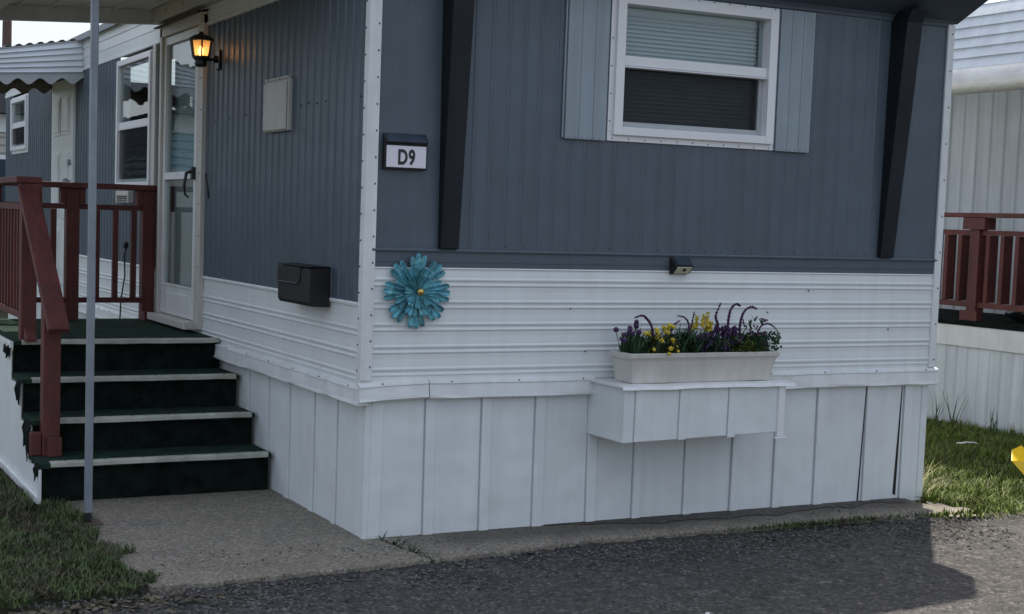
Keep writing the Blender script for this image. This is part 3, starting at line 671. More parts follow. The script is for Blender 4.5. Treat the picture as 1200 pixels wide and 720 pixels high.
# 4 strappy green clump with two short plumes
p4 = plant('strappy_leaf_plant', 'spiky green leaf clump with two short purple plumes, left of middle', 'flowers', px(800), 0)
l = MB(); leaves(l, px(784), px(816), 70, .16, .013, (.3, 1.2)); l.build('leaves', M['leafg'], p4)
for pts in ([(801, 392), (802, 382), (797, 375), (789, 373)], [(786, 394), (789, 384), (796, 379)], [(808, 392), (811, 382), (813, 370)]):
    l = MB(); plume(l, [(px(a), pz(b)) for a, b in pts], .0065, -.19+random.uniform(-.03, .03)); l.build('plume', M['purp'], p4)
# 5 upright yellow spikes
p5 = plant('yellow_spike_plant', 'upright yellow flower spikes in the middle of the planter', 'flowers', px(822), 0)
l = MB(); leaves(l, px(813), px(838), 44, .13, .011); l.build('leaves', M['leafg'], p5)
for (a, b0, b1) in ((818, 392, 373), (821, 390, 370), (824, 390, 369), (831, 392, 380), (834, 391, 381), (815, 393, 382), (828, 392, 384)):
    y = -.18+random.uniform(-.04, .03); l = MB()
    for k in range(34):
        t = random.random()*.75+.25; l.ball((px(a)+random.gauss(0, .005), y+random.gauss(0, .005), pz(b0)+(pz(b1)-pz(b0))*t), .0085*(1.15-.5*t), 0, 5)
    l.build('bloom', M['yel'], p5)
# 6 three tall plumes
p6 = plant('tall_plume_plant', 'tall purple plumes, the highest in the planter, right of middle', 'flowers', px(855), 0)
for pts in ([(845, 402), (843, 384), (840, 374), (845, 361)], [(852, 400), (852, 382), (854, 368), (860, 361), (865, 363)], [(866, 400), (865, 384), (868, 371), (876, 364), (884, 366)]):
    l = MB(); plume(l, [(px(a), pz(b)) for a, b in pts], .0088, -.18+random.uniform(-.02, .02)); l.build('plume', M['purp'], p6)
for cx_ in (838, 844, 849, 855, 829, 861, 812, 820):
    l = MB(); yb = -.195+random.uniform(-.03, .03)
    for k in range(70):
        l.ball((px(cx_)+random.gauss(0, .011), yb+random.gauss(0, .012), .91+random.random()**1.2*(.13 if 835 < cx_ < 858 else .09)), random.uniform(.006, .010), 0, 5, (1, 1, 1.6))
    l.build('bloom_spike', M['purd'], p6)
l = MB(); leaves(l, px(842), px(872), 40, .14, .012); l.build('leaves', M['leafg'], p6)
# 7 yellow green foliage in front
p7 = plant('lime_foliage_plant', 'low lime green foliage in front of the tall purple plumes', 'plant', px(866), 0)
l = MB(); leaves(l, px(856), px(875), 44, .075, .014, (.5, 1.2), y=-.235, dy=.03); 
for k in range(140): l.ball((px(865)+random.gauss(0, .045), -.24+random.gauss(0, .018), .905+abs(random.gauss(0, .042))), random.uniform(.004, .0075), 0, 4, (1.3, 1, .8))
l.build('leaves', M['leafy'], p7)
# 8 mixed clump at the right end
p8 = plant('mixed_right_plant', 'loose green and purple sprigs at the right end of the planter', 'flowers', px(893), 0)
l = MB(); leaves(l, px(874), px(903), 80, .13, .011, (.3, 1.3)); l.build('leaves', M['leafg'], p8)
for (a, b) in ((884, 385), (874, 381), (898, 379), (893, 391), (889, 394), (882, 390), (878, 386), (902, 392), (880, 396), (896, 396), (908, 402), (905, 398), (886, 377)):
    y = -.18+random.uniform(-.05, .04); l = MB()
    for k in range(5): l.ball((px(a)+random.gauss(0, .006), y+random.gauss(0, .006), pz(b)+random.gauss(0, .006)), random.uniform(.005, .008), 0, 5)
    l.build('bloom', M['purp'], p8)
for (a, b) in ((884, 378), (887, 374), (890, 377), (912, 399), (914, 397), (882, 383)):
    l = MB(); yy = -.17+random.uniform(-.03, .03)
    for k in range(6): l.blade((px(a), yy, pz(b)-.03), random.uniform(0, 6.28), .6, .04, .01, 0, 3)
    l.build('sprig', M['leafg'], p8)
for cx_ in (878, 886, 895, 902):
    l = MB(); yb = -.20+random.uniform(-.04, .03)
    for k in range(60): l.ball((px(cx_)+random.gauss(0, .014), yb+random.gauss(0, .014), .90+random.random()*.11), random.uniform(.005, .009), 0, 5, (1.2, 1, 1))
    l.build('bloom_spike', M['purp'] if cx_ in (886,) else M['purd'] if cx_ == 878 else M['leafg'], p8)
l = MB(); plume(l, [(px(a), pz(b)) for a, b in [(885, 393), (889, 385), (897, 382), (904, 385), (910, 391)]], .006, -.20); l.build('plume', M['purp'], p8)

# ================================================================== ENTRY PORCH
pc = thing('entry_porch', (-.6, 2.2, 0), 'wooden entry porch with green carpeted steps and dark red railings', 'porch')
SX0, SX1 = -1.255, .012
steps = ((.215, 1.27), (.40, 1.565), (.59, 1.862), (.775, 2.195))
zprev = 0.
for i, (z, y) in enumerate(steps):
    r_ = MB(); n = 16; vs = []; x0 = SX0 + (.0 if i else -.01)
    y0 = y+.030
    for j in range(n+1):
        x = x0+.01+(SX1-x0-.015)*j/n
        vs += [(x, y0+random.uniform(-.004, .004), zprev-.01), (x, y0+random.uniform(-.003, .003), z-.024), (x, y0+.02, z-.024), (x, y0+.02, zprev-.01)]
    r_.add(vs, [(4*j+a, 4*j+(a+1) % 4, 4*(j+1)+(a+1) % 4, 4*(j+1)+a) for j in range(n) for a in range(4)] + [(0,1,2,3), (4*n, 4*n+1, 4*n+2, 4*n+3)])
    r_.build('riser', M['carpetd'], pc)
    ynext = steps[i+1][1]+.04 if i < 3 else 3.82
    t = MB(); n = 20; vs = []
    for j in range(n+1):
        x = x0+(SX1-x0)*j/n; e = random.uniform(-.003, .003)
        vs += [(x, y-.002+e, z-.028+e), (x, y-.004+e, z-.004), (x, y+.006, z), (x, ynext, z), (x, ynext, z-.028)]
    t.add(vs, [(5*j+a, 5*j+(a+1) % 5, 5*(j+1)+(a+1) % 5, 5*(j+1)+a) for j in range(n) for a in range(5)] + [tuple(range(5)), tuple(5*n+a for a in range(5))])
    t.build('tread' if i < 3 else 'deck_floor', M['carpet'], pc)
    nz = MB(); xa = x0+.05; n = 10; vs = []
    for j in range(n+1):
        x = xa+(SX1-.02-xa)*j/n; e = random.uniform(-.002, .002)
        vs += [(x, y+.035, z+.0015), (x, y+.035, z+.005), (x, y-.006, z+.005+e), (x, y-.012, z-.002+e), (x, y-.012, z-.022+e), (x, y-.006, z-.022+e)]
    nz.add(vs, [(6*j+a, 6*j+(a+1) % 6, 6*(j+1)+(a+1) % 6, 6*(j+1)+a) for j in range(n) for a in range(6)] + [tuple(range(6)), tuple(6*n+a for a in range(6))])
    screws(nz, lambda u, o, zz: (u, y+.012-o, zz), [(xa+.08+.21*q, z+.005) for q in range(6)], .005, 1, 0)
    nz.build('step_edging', [M['nose'], M['screw']], pc)
    zprev = z
# white ribbed side panel that follows the steps
sp_ = MB(); prof = []
zz = lambda y: .17 if y < 1.565 else .36 if y < 1.862 else .55 if y < 2.195 else .74
ys = [1.30+.02*i for i in range(127)]
vs = []
for i, y in enumerate(ys):
    o = .006 if (i % 4) < 2 else 0.
    vs += [(SX0-.002-o, y, -.01), (SX0-.002-o, y, zz(y))]
sp_.add(vs, [(2*i, 2*i+1, 2*i+3, 2*i+2) for i in range(len(ys)-1)])
sp_.build('side_skirt', M['white'], pc, solid=.004)
b = MB(); b.box((SX0-.03, 1.29, -.005), (SX0-.009, 3.8, .035)); b.box((SX0-.022, 2.17, .735), (SX0+.0, 3.82, .772)); b.box((SX0-.02, 1.275, -.005), (SX0-.004, 1.30, .18)); b.build('side_trim', M['trimw'], pc, bevel=.003)
# torn carpet hanging at the side of the steps
for (y, z, w, h_) in ((1.57, .40, .16, .26), (1.86, .59, .12, .22), (2.2, .775, .15, .13), (1.29, .21, .10, .13)):
    f = MB(); n = 7; vs = []
    for j in range(n+1):
        yy = y-.01+w*j/n; d = h_*(.45+.55*random.random())*(1-.5*abs(j/n-.5)); vs += [(SX0-.012, yy, z-.012), (SX0-.020-random.uniform(0, .012), yy, z-d*.5), (SX0-.014-random.uniform(0, .015), yy+random.uniform(-.015, .015), z-d)]
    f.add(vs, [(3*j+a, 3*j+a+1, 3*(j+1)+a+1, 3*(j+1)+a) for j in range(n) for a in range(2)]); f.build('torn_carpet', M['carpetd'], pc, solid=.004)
# railings
def post(name, x, y, z0, z1, par, s=.089): return MB().box((x-s/2, y-s/2, z0), (x+s/2, y+s/2, z1)).build(name, M['red'], par, bevel=.004)
RZ = 1.69; BYR = 3.72; RX = -1.165; UY = 2.245
br = MB().box((RX-.06, BYR-.075, RZ), (.0, BYR+.075, RZ+.038)).build('back_railing', M['red'], pc, bevel=.004)
MB().box((RX, BYR-.019, 1.545), (-.10, BYR+.019, 1.582)).build('sub_rail', M['red'], br, bevel=.003)
MB().box((RX, BYR-.019, .895), (-.10, BYR+.019, .932)).build('bottom_rail', M['red'], br, bevel=.003)
for x in (RX, -.60, -.065):
    post('post', x, BYR, .775, RZ, br)
    for s_ in (-1, 1):
        if x + s_*.06 < -.02: MB().prism(F, [(x+s_*.045, 1.583), (x+s_*.085, 1.583), (x+s_*.085, RZ-.001), (x+s_*.045, RZ-.001)], -BYR-.04, -BYR+.04).build('corbel', M['red'], br, bevel=.003)
for x in (-.17, -.30, -.43, -.49-.24, -.86, -.98, -1.08):
    MB().box((x-.019, BYR-.038, .933), (x+.019, BYR+.0, 1.544)).build('baluster', M['red'], br, bevel=.003)
MB().box((-.11, BYR-.045, .775), (-.02, BYR-.12, .84)).build('post_block', M['red'], br, bevel=.004)
sr = MB().box((RX-.08, UY-.06, RZ+.001), (RX+.065, BYR-.077, RZ+.037)).build('side_railing', M['red'], pc, bevel=.004)
MB().box((RX-.03, UY+.046, 1.535), (RX+.01, BYR-.046, 1.575)).build('sub_rail', M['red'], sr, bevel=.003)
MB().box((RX-.03, UY+.046, .895), (RX+.01, BYR-.046, .935)).build('bottom_rail', M['red'], sr, bevel=.003)
post('post', RX, UY, .775, RZ, sr)
MB().box((RX-.055, UY+.0, RZ-.13), (RX+.07, UY-.055, RZ-.002)).build('corbel', M['red'], sr, bevel=.004)
for i in range(12):
    y = UY+.10+i*.105
    MB().box((RX-.028, y-.014, .936), (RX+.008, y+.014, 1.534)).build('baluster', M['red'], sr, bevel=.003)
MB().prism(S, [(UY-.05, .775), (UY-.05, .86), (UY-.14, .80), (UY-.14, .775)], -RX-.03, -RX+.03).build('post_block', M['red'], sr, bevel=.003)
# sloping handrail down the steps
hr = MB(); hr.beam((RX-.01, UY-.02, 1.665), (RX+.0, 1.335, .905), .115, .036, (0, 0, 1)); hro = hr.build('handrail', M['red'], pc, bevel=.006)
post('post', RX-.005, 1.525, .215, 1.04, hro, .092)
MB().box((RX-.11, 1.50, .216), (RX-.053, 1.57, .34)).build('post_block', M['red'], hro, bevel=.004)
MB().box((RX-.03, 1.44, .216), (RX+.045, 1.477, .32)).build('post_block', M['red'], hro, bevel=.004)

# ================================================================== PATIO COVER
cv = thing('patio_cover', (-.65, 1.9, 2.85), 'flat off white patio cover over the porch on a thin post', 'patio cover')
zr = lambda x: 2.955 + .055*x
r_ = MB(); r_.add([(x, y, zr(x)+d) for d in (0, .05) for (x, y) in ((-.05, .30), (-1.34, .30), (-1.34, 3.70), (-.05, 3.70))], [(0,1,2,3),(7,6,5,4),(0,4,5,1),(1,5,6,2),(2,6,7,3),(3,7,4,0)])
r_.build('roof_panel', M['roofd'], cv)
b = MB(); b.add([(x, y, zz_) for y in (3.66, 3.70) for (x, zz_) in ((-.03, zr(0)-.105), (-1.34, zr(-1.34)-.105), (-1.34, zr(-1.34)-.002), (-.03, zr(0)-.002))], [(0,1,2,3),(7,6,5,4),(0,4,5,1),(1,5,6,2),(2,6,7,3),(3,7,4,0)])
b.sweep_h(lambda u, o, z: (u, 3.66-o, z), [(0, 0), (0, .0)], 0, 0) if False else None
b.build('end_fascia', M['roofd'], cv, bevel=.003)
b = MB()
for i in range(6):
    x = -.12-.22*i; b.box((x-.006, .32, zr(x)-.014), (x+.006, 3.655, zr(x)-.001))
b.build('panel_seams', M['roofd'], cv)
MB().box((-1.345, .30, 2.745), (-1.235, 3.65, zr(-1.24)-.003)).build('outer_beam', M['roofw'], cv, bevel=.006)
MB().box((-.075, .30, 2.845), (-.014, 3.655, zr(-.07)-.003)).build('ledger', M['roofw'], cv, bevel=.004)
sc = MB(); screws(sc, S, [(.5+.4*i, 2.90) for i in range(8)], .007, 0, .0755); sc.build('screw_heads', M['screw'], cv)
p = MB(); p.box((-1.153, .717, .055), (-1.117, .753, zr(-1.13)-.004)); po = p.build('support_post', M['galv'], cv, bevel=.005)
MB().box((-1.149, .721, .004), (-1.121, .749, .055)).build('post_foot', M['blackm'], po)
q = MB(); q.box((-1.20, .675, .001), (-1.07, .80, .008)); q.build('base_plate', M['wood'], po, bevel=.002)

# ================================================================== FAR DOOR AWNING
aw = thing('door_awning', (-.6, 6.8, 2.7), 'white metal door awning with scalloped valance over the back door', 'awning')
AY0, AY1 = 6.15, 7.42; AX = -1.35
def fall(x): return .175*x
def awn_side(y, mname):
    b = MB(); N = 5; vs = []
    for i in range(N+1):                       # overlapping horizontal slats on the end panel
        for e in (0, 1):
            for x in (-.012, AX):
                zt_ = 2.985+fall(x); zb_ = 2.715+fall(x)*.42; t = (i)/(N)
                vs.append((x, y-(.022 if e == 0 else 0.), zb_+(zt_-zb_)*t + (0 if e == 0 else .004)))
    fs = []
    for i in range(N): fs.append((4*i, 4*i+1, 4*(i+1)+3, 4*(i+1)+2))
    for i in range(N+1): fs.append((4*i, 4*i+1, 4*i+3, 4*i+2))
    b.add(vs, fs); b.build('end_panel', M[mname], aw, solid=.004)
    s = MB(); n = 84; vs = []
    for i in range(n+1):
        x = -.0+(AX)*i/n; zt_ = 2.718+fall(x)*.42; c = .026*math.cos(i/n*2*math.pi*7.3)
        vs += [(x, y-.006, zt_), (x, y-.008, zt_-.078+c)]
    s.add(vs, [(2*i, 2*i+1, 2*i+3, 2*i+2) for i in range(n)]); s.build('valance', M['scal' if mname == 'awn' else mname], aw, solid=.003)
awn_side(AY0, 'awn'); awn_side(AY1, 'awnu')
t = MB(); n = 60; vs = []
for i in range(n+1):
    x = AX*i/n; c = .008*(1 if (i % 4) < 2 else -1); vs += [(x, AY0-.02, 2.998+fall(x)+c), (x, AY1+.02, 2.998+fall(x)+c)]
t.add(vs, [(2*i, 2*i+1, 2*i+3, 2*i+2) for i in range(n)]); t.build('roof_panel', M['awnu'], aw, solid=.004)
s = MB(); n = 80; vs = []
for i in range(n+1):
    y = AY0+(AY1-AY0)*i/n; c = .026*math.cos(i/n*2*math.pi*7); vs += [(AX-.01, y, 2.74), (AX-.012, y, 2.99+fall(AX)) if False else (AX-.012, y, 2.99+fall(AX)), (AX-.012, y, 2.55+c)]
s.add(vs, [(3*i, 3*i+1, 3*i+4, 3*i+3) for i in range(n)] + [(3*i, 3*i+2, 3*i+5, 3*i+3) for i in range(n)]); s.build('front_valance', M['awn'], aw, solid=.003)

# ================================================================== NEIGHBOURING HOME (right)
NX = 6.55
nh = thing('neighbour_home', (9, 4, 0), 'pale ribbed neighbour home with grey metal roof on the right', 'mobile home')
nw = MB(); vs = []
pr = ribs(-3.0, 12., .16, .05, .012)
N_ = lambda u, o, z: (7.7-o, u, z)
nw.extrude_profile(N_, pr, .4, 2.98); nw.build('wall', M['nwall'], nh, recalc=False)
MB().box((7.72, -3, .4), (11.6, 12, 2.98)).build('shell', M['nwall'], nh)
rp = MB(); n = 6; vs = []; fs = []
for i in range(n+1):                                    # steep lapped mansard above the gutter
    t = i/n; x = 6.01+.15*t; z = 2.855+.50*t
    for d in (.022, .0): vs += [(x-d, -3.2, z+(.0 if d else .003)), (x-d, 4.6, z+(.0 if d else .003))]
for i in range(n): fs += [(4*i, 4*i+1, 4*(i+1)+3, 4*(i+1)+2), (4*i, 4*i+1, 4*i+3, 4*i+2)]
rp.add(vs, fs); rp.build('mansard', M['nman'], nh, solid=.003)
rp = MB(); rp.add([(6.16, -3.2, 3.355), (6.16, 4.6, 3.355), (9.85, -3.2, 3.75), (9.85, 4.6, 3.75), (12, -3.2, 3.3), (12, 4.6, 3.3), (12, -3.2, 2.8), (12, 4.6, 2.8), (6.1, -3.2, 2.8), (6.1, 4.6, 2.8)],
   [(0,1,3,2),(2,3,5,4),(4,5,7,6)]); rp.build('main_roof', M['nroof'], nh, solid=.02)
# soft rolled gutter
gt = MB(); n = 26; vs = []; pg = [(6.07, 2.85), (6.02, 2.862), (5.965, 2.845), (5.93, 2.79), (5.925, 2.73), (5.95, 2.675), (6.0, 2.655), (6.06, 2.665)]
for i in range(n+1):
    y = -3.2+7.8*i/n; j = random.uniform(-.008, .008)
    for k, (x, z) in enumerate(pg): vs.append((x+j*.5, y, z+(j if k > 3 else j*.3)))
k = len(pg); gt.add(vs, [(i*k+j, i*k+j+1, (i+1)*k+j+1, (i+1)*k+j) for i in range(n) for j in range(k-1)], 0, True); gt.build('gutter', M['gutter'], nh, solid=.004)
MB().box((6.45, -3.1, 2.95), (7.69, 4.5, 2.985)).build('porch_ceiling', M['nwall'], nh)
# neighbour porch
npc = thing('neighbour_porch', (7, 2.4, 0), 'raised side porch with white ribbed skirt and red railing at right', 'porch')
b = MB(); pr = ribs(-1.0, 4.6, .115, .03, .010); Q = lambda u, o, z: (NX-o, u, z)
b.extrude_profile(Q, pr, -.03, .63); b.build('base_skirt', M['nwall'], npc, recalc=False)
MB().box((NX-.02, -1.0, .625), (NX+.03, 4.6, .80)).build('trim_board', M['trimw'], npc, bevel=.004)
MB().box((NX-.03, -1.0, .803), (7.69, 4.6, .845)).build('deck_floor', M['carpetd'], npc, bevel=.003)
MB().box((NX+.03, -1., -.03), (NX+.05, 4.6, .80)).build('base_backing', M['dark'], npc)
MB().box((NX-.03, -1.0, 1.70), (NX+.12, 4.55, 1.737)).build('cap_rail', M['red'], npc, bevel=.004)
MB().box((NX+.02, -1.0, 1.555), (NX+.06, 4.55, 1.595)).build('sub_rail', M['red'], npc, bevel=.003)
MB().box((NX+.02, -1.0, .955), (NX+.06, 4.55, 1.0)).build('bottom_rail', M['red'], npc, bevel=.003)
for y in (-.9, .75, 2.42, 4.05):
    MB().box((NX-.005, y-.05, .846), (NX+.09, y+.05, 1.699)).build('post', M['red'], npc, bevel=.004)
    MB().box((NX-.025, y-.115, 1.60), (NX+.105, y+.115, 1.698)).build('corbel', M['red'], npc, bevel=.004)
    MB().box((NX-.03, y-.09, .846), (NX+.0-.006, y+.09, .93)).build('post_foot', M['red'], npc, bevel=.004)
for i in range(36):
    y = -.78+.147*i
    if min(abs(y-q) for q in (-.9, .75, 2.42, 4.05)) < .07: continue
    MB().box((NX+.025, y-.02, 1.001), (NX+.125, y+.02, 1.554)).build('baluster', M['red'], npc, bevel=.003)
# shiny dark bag on that deck
bg = MB(); n, k = 14, 9; vs = []
for i in range(k):
    t = i/(k-1)
    for j in range(n):
        a = 2*math.pi*j/n; r = .26*math.sin(math.pi*(.12+.86*t))**.7*(1+.12*math.sin(3*a+i)+random.uniform(-.06, .06))
        vs.append((6.95+r*math.cos(a)*.8, 2.05+r*math.sin(a)*1.2, .846+.17*t))
bg.add(vs, [(i*n+j, i*n+(j+1) % n, (i+1)*n+(j+1) % n, (i+1)*n+j) for i in range(k-1) for j in range(n)] + [tuple(range(n)), tuple((k-1)*n+j for j in range(n))], 0, True)
tag(bg.build('rubbish_bag', mat('black_bag_film', (.02, .02, .023), .2)), 'low shiny black bag lying on the right porch deck behind railing', 'bag')

# ================================================================== HOMES BEHIND, POLE
def simple_home(name, x0, x1, y0, y1, h, wall, roof, label, lower=None):
    t = thing(name, ((x0+x1)/2, (y0+y1)/2, 0), label, 'house')
    w = MB(); w.box((x0+.03, y0+.03, 0), (x1-.03, y1, h))
    z = .3
    while z < h-.12:
        w.add([(x0, y0, z), (x1, y0, z), (x1, y0+.025, z+.12), (x0, y0+.025, z+.12)], [(0,1,2,3)]); w.add([(x1, y0, z), (x1, y1, z), (x1-.025, y1, z+.12), (x1-.025, y0, z+.12)], [(0,1,2,3)]); z += .12
    w.build('wall', wall, t)
    r_ = MB(); xm = (x0+x1)/2
    r_.add([(x0-.25, y0-.25, h-.02), (x1+.25, y0-.25, h-.02), (xm, y0-.25, h+.55), (x0-.25, y1, h-.02), (x1+.25, y1, h-.02), (xm, y1, h+.55)], [(0,1,2),(5,4,3),(0,3,4,1),(1,4,5,2),(2,5,3,0)])
    r_.build('roof', roof, t)
    wn = MB(); wn.box((xm-.5, y0-.03, 1.3), (xm+.5, y0+.03, 2.3)); wo = wn.build('window', M['vinyl'], t, bevel=.01)
    MB().box((xm-.44, y0-.034, 1.36), (xm+.44, y0-.031, 2.24)).build('pane', M['solar'], wo)
    MB().box((x0+.02, y0-.02, h-.3), (x1-.02, y0+.02, h-.03)).build('fascia', M['white'], t)
    if lower: MB().box((x0-.03, y0-.03, 0), (x1+.03, y0+.02, 2.15)).build('lower_wall', lower, t)
    return t
simple_home('rear_home', -2.2, 4.5, 16, 22, 2.95, M['tan'], M['shingle'], 'beige lap sided house with dark roof beyond the far awning')
simple_home('teal_home', -8.2, -3.1, 14.5, 22, 3.0, M['teal'], M['shingle'], 'teal house with white fascia standing left beyond the far awning', M['panel'])
pw = MB(); pw.tube([(5.80, 45.0, -.1), (5.80, 45.0, 4.5), (5.84, 45.0, 9.5)], [.2, .18, .15], 10)
ut = thing('utility_pole', (5.80, 45, 0), 'brown wooden utility pole rising behind the far awning', 'utility pole')
pw.build('pole', M['wood'], ut)
MB().box((4.5, 44.9, 8.7), (6.8, 45.05, 8.85)).build('cross_arm', M['wood'], ut)

# ================================================================== GROUND
def sheet(name, poly, z, m, kind='structure'):
    return tag(MB().add([(x, y, z) for x, y in poly], [tuple(range(len(poly)))]).build(name, m), kind=kind)
def jag(p, q, n, a):
    out = []
    for i in range(n):
        t = i/n; out.append((p[0]+(q[0]-p[0])*t+random.gauss(0, a), p[1]+(q[1]-p[1])*t+random.gauss(0, a)))
    return out
gr = sheet('ground', [(-400, -400), (400, -400), (400, 400), (-400, 400)], -.05, M['earth'])
from mathutils import noise as mnoise
def fbm(x, y, z=0., o=4):
    return sum(mnoise.noise(Vector((x*2**k, y*2**k, z+k*7.3)))/2**k for k in range(o))
def edge_y(x):                                                # where the asphalt stops
    e = -.20 if x < 3.3 else -.42
    if x < -1.0: e = -.62 + .05*mnoise.noise(Vector((x*4, 0, 0)))
    return e + .035*mnoise.noise(Vector((x*7, 0, 3.)))
xs = [-80, -30, -10, -5, -3.4] + [-3. + .022*i for i in range(410)] + [6.2, 8, 14, 30, 80]
ys = [-8.5, -6.5, -5, -4] + [-3.2 + .022*i for i in range(140)]
vs = []
for y in ys:
    for x in xs:
        near = min(1., max(0., (y+3.2)/1.2)) if -3 < x < 6.1 else 0.
        z = -.024
        if near > 0:
            z += near*(.005*fbm(x*2.2, y*2.2) + .0060*fbm(x*15, y*15, 5., 3))
            d = y-edge_y(x)
            if d > -.35: z += .011*fbm(x*20, y*20, 9., 2)*min(1, (d+.35)/.2)
            if d > 0: z -= min(.06, d*.9)
        vs.append((x, y, z))
k = len(xs); rd = MB(); rd.add(vs, [(j*k+i, j*k+i+1, (j+1)*k+i+1, (j+1)*k+i) for j in range(len(ys)-1) for i in range(k-1)], 0, True)
tag(rd.build('road', M['asph'], recalc=False), kind='structure')
# concrete slab in two pieces, broken by a crack
def slab(poly):
    n = len(poly); m = MB(); m.add([(x, y, 0.) for x, y in poly] + [(x, y, -.06) for x, y in poly], [tuple(range(n))] + [(i, (i+1) % n, n+(i+1) % n, n+i) for i in range(n)])
    return tag(m.build('concrete_slab', M['conc'], bevel=.008), kind='structure')
slab([(-1.24, 2.2)] + jag((-1.24, 1.4), (-1.17, -.42), 14, .008) + [(-1.15, -.495)] + jag((-1.1, -.50), (-.9, -.512), 4, .006) + jag((-.9, -.512), (.17, -.46), 22, .007) + jag((.175, -.455), (.105, .10), 10, .006) + [(.10, 2.2)])
slab([(.12, .6)] + jag((.118, .10), (.192, -.45), 10, .006) + jag((.195, -.452), (1.15, -.345), 22, .007) + jag((1.15, -.345), (2.2, -.355), 20, .009) + jag((2.2, -.36), (3.40, -.385), 22, .012) + jag((3.44, -.37), (3.62, .35), 8, .02) + [(3.6, .6)])
sheet('dirt_strip', jag((1.05, -.002), (1.6, -.10), 8, .01) + jag((1.6, -.11), (2.5, -.16), 16, .018) + jag((2.5, -.13), (3.45, -.09), 14, .02) + [(3.5, .05), (1.05, .05)], .0035, M['dirt'])
sheet('dirt_path', jag((3.40, -.40), (3.60, -.12), 8, .015) + jag((3.64, -.05), (3.70, -.25), 6, .02) + jag((3.72, -.28), (3.66, -.44), 6, .02) + jag((3.64, -.46), (3.4, -.44), 6, .015), -.018, M['conc'])

# loose gravel, dead leaves
def scatter(name, n, fn, smin, smax, m, z=0., flatf=.55):
    g = MB()
    for _ in range(n):
        x, y, zz_ = fn(); s_ = random.uniform(smin, smax); a = random.uniform(0, 6.28)
        vs = []
        for k in range(5):
            t = a+k*1.2566; r = s_*random.uniform(.7, 1.15); vs.append((x+r*math.cos(t), y+r*math.sin(t), zz_))
        top = [(x+(vx-x)*.6+random.uniform(-.1, .1)*s_, y+(vy-y)*.6, zz_+s_*flatf*random.uniform(.6, 1.3)) for vx, vy, _z in vs]
        g.add(vs+top, [(5,6,7,8,9)] + [(k, (k+1) % 5, 5+(k+1) % 5, 5+k) for k in range(5)])
    return tag(g.build(name, m, recalc=False), kind='stuff')
def edge_pt():
    x = random.uniform(-1.7, 3.5); base = -.50 if x < .2 else -.38
    return (x, base-.03-abs(random.gauss(0, .28)), -.021)
scatter('gravel', 4200, edge_pt, .003, .010, M['stone'])
scatter('asphalt_crumbs', 900, lambda: (random.uniform(-1.2, 3.4), -.47-abs(random.gauss(0, .22)) + (.1 if random.random() < .5 else 0), -.027), .005, .012, M['crumb'], flatf=.7)
scatter('road_gravel', 1800, lambda: (random.uniform(-1., 5.), random.uniform(-2.6, -.5), -.025), .002, .008, M['stone'])
scatter('slab_grit', 500, lambda: (random.uniform(-1.1, 3.4), random.uniform(-.36, .0), .001), .002, .007, M['stone'])
lv = MB()
for _ in range(420):
    x = random.gauss(-1.62, .34); y = -.70-abs(random.gauss(0, .10))+(.0 if x < -1.5 else .08); s_ = random.uniform(.012, .03); a = random.uniform(0, 6.28); t = random.uniform(-.5, .5)
    u = Vector((math.cos(a), math.sin(a), t*.5))*s_; w = Vector((-math.sin(a), math.cos(a), random.uniform(-.5, .5)))*s_*.5; c = Vector((x, y, -.024+random.uniform(0, .02)))
    lv.add([c-u, c+w-u*.1+Vector((0,0,.004)), c+u, c-w+u*.1], [(0,1,2,3)], 0, False)
tag(lv.build('leaf_litter', M['deadl'], recalc=False), kind='stuff')

# grass as many blades
def grass(name, n, fn, h, w, m, lean=(.15, 1.2)):
    g = MB()
    for _ in range(n):
        r = fn()
        if r is None: continue
        x, y, hs = r
        g.blade((x, y, (-.045 if x > 3.6 else -.018) if not (-1.27 < x < 3.6) else -.004), random.uniform(0, 6.283), random.uniform(*lean), h*abs(hs)*random.uniform(.5, 1.3), w*random.uniform(.6, 1.3), 0, 3, 1.5)
    return tag(g.build(name, m, recalc=False), kind='stuff')
def lumps(x, y): return .75+.55*mnoise.noise(Vector((x*3.1, y*3.1, .3)))+.3*mnoise.noise(Vector((x*9, y*9, 2.)))
def left_pt():
    y = -.72+5.0*random.random()**1.7; x0 = -1.15 + .09*mnoise.noise(Vector((y*4.2, 0, 0))) + .06*mnoise.noise(Vector((y*17, 0, 4.)))
    if y > 1.25: x0 = -1.30
    if y < -.35: x0 -= (-.35-y)*.6 - .06
    x = x0-random.random()**1.3*(1.1+.25*max(0, y)*.3)
    if y < -.52+.12*mnoise.noise(Vector((x*6, 3, 0))) - .12*max(0, -1.2-x): return None
    return (x, y, lumps(x, y))
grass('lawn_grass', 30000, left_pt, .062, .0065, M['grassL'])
def right_pt():
    x = 3.66+random.random()**1.2*2.95; y = -.55+random.random()**1.15*4.2
    e = -.20-.34*min(1, max(0, x-3.66)/.30) + .10*mnoise.noise(Vector((x*5, 1, 0)))
    if y < e: return None
    if x < 3.72 and y < -.10 - (x-3.66)*1.2 + .08*mnoise.noise(Vector((x*9, y*9, 0))) and random.random() < .93: return None
    return (x, y, lumps(x, y)*(1. if x < 5.2 else 1.15))
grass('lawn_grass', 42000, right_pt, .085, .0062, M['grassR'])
def weed_pts(): 
    x = random.gauss(2.55, .33); return (x, -.385-abs(random.gauss(0, .035)), .42)
grass('edge_weeds', 700, weed_pts, .085, .006, M['grassL'])
grass('edge_weeds', 500, lambda: (random.gauss(3.75, .22), -.42-abs(random.gauss(0, .06)), .45), .10, .012, M['grassR'])
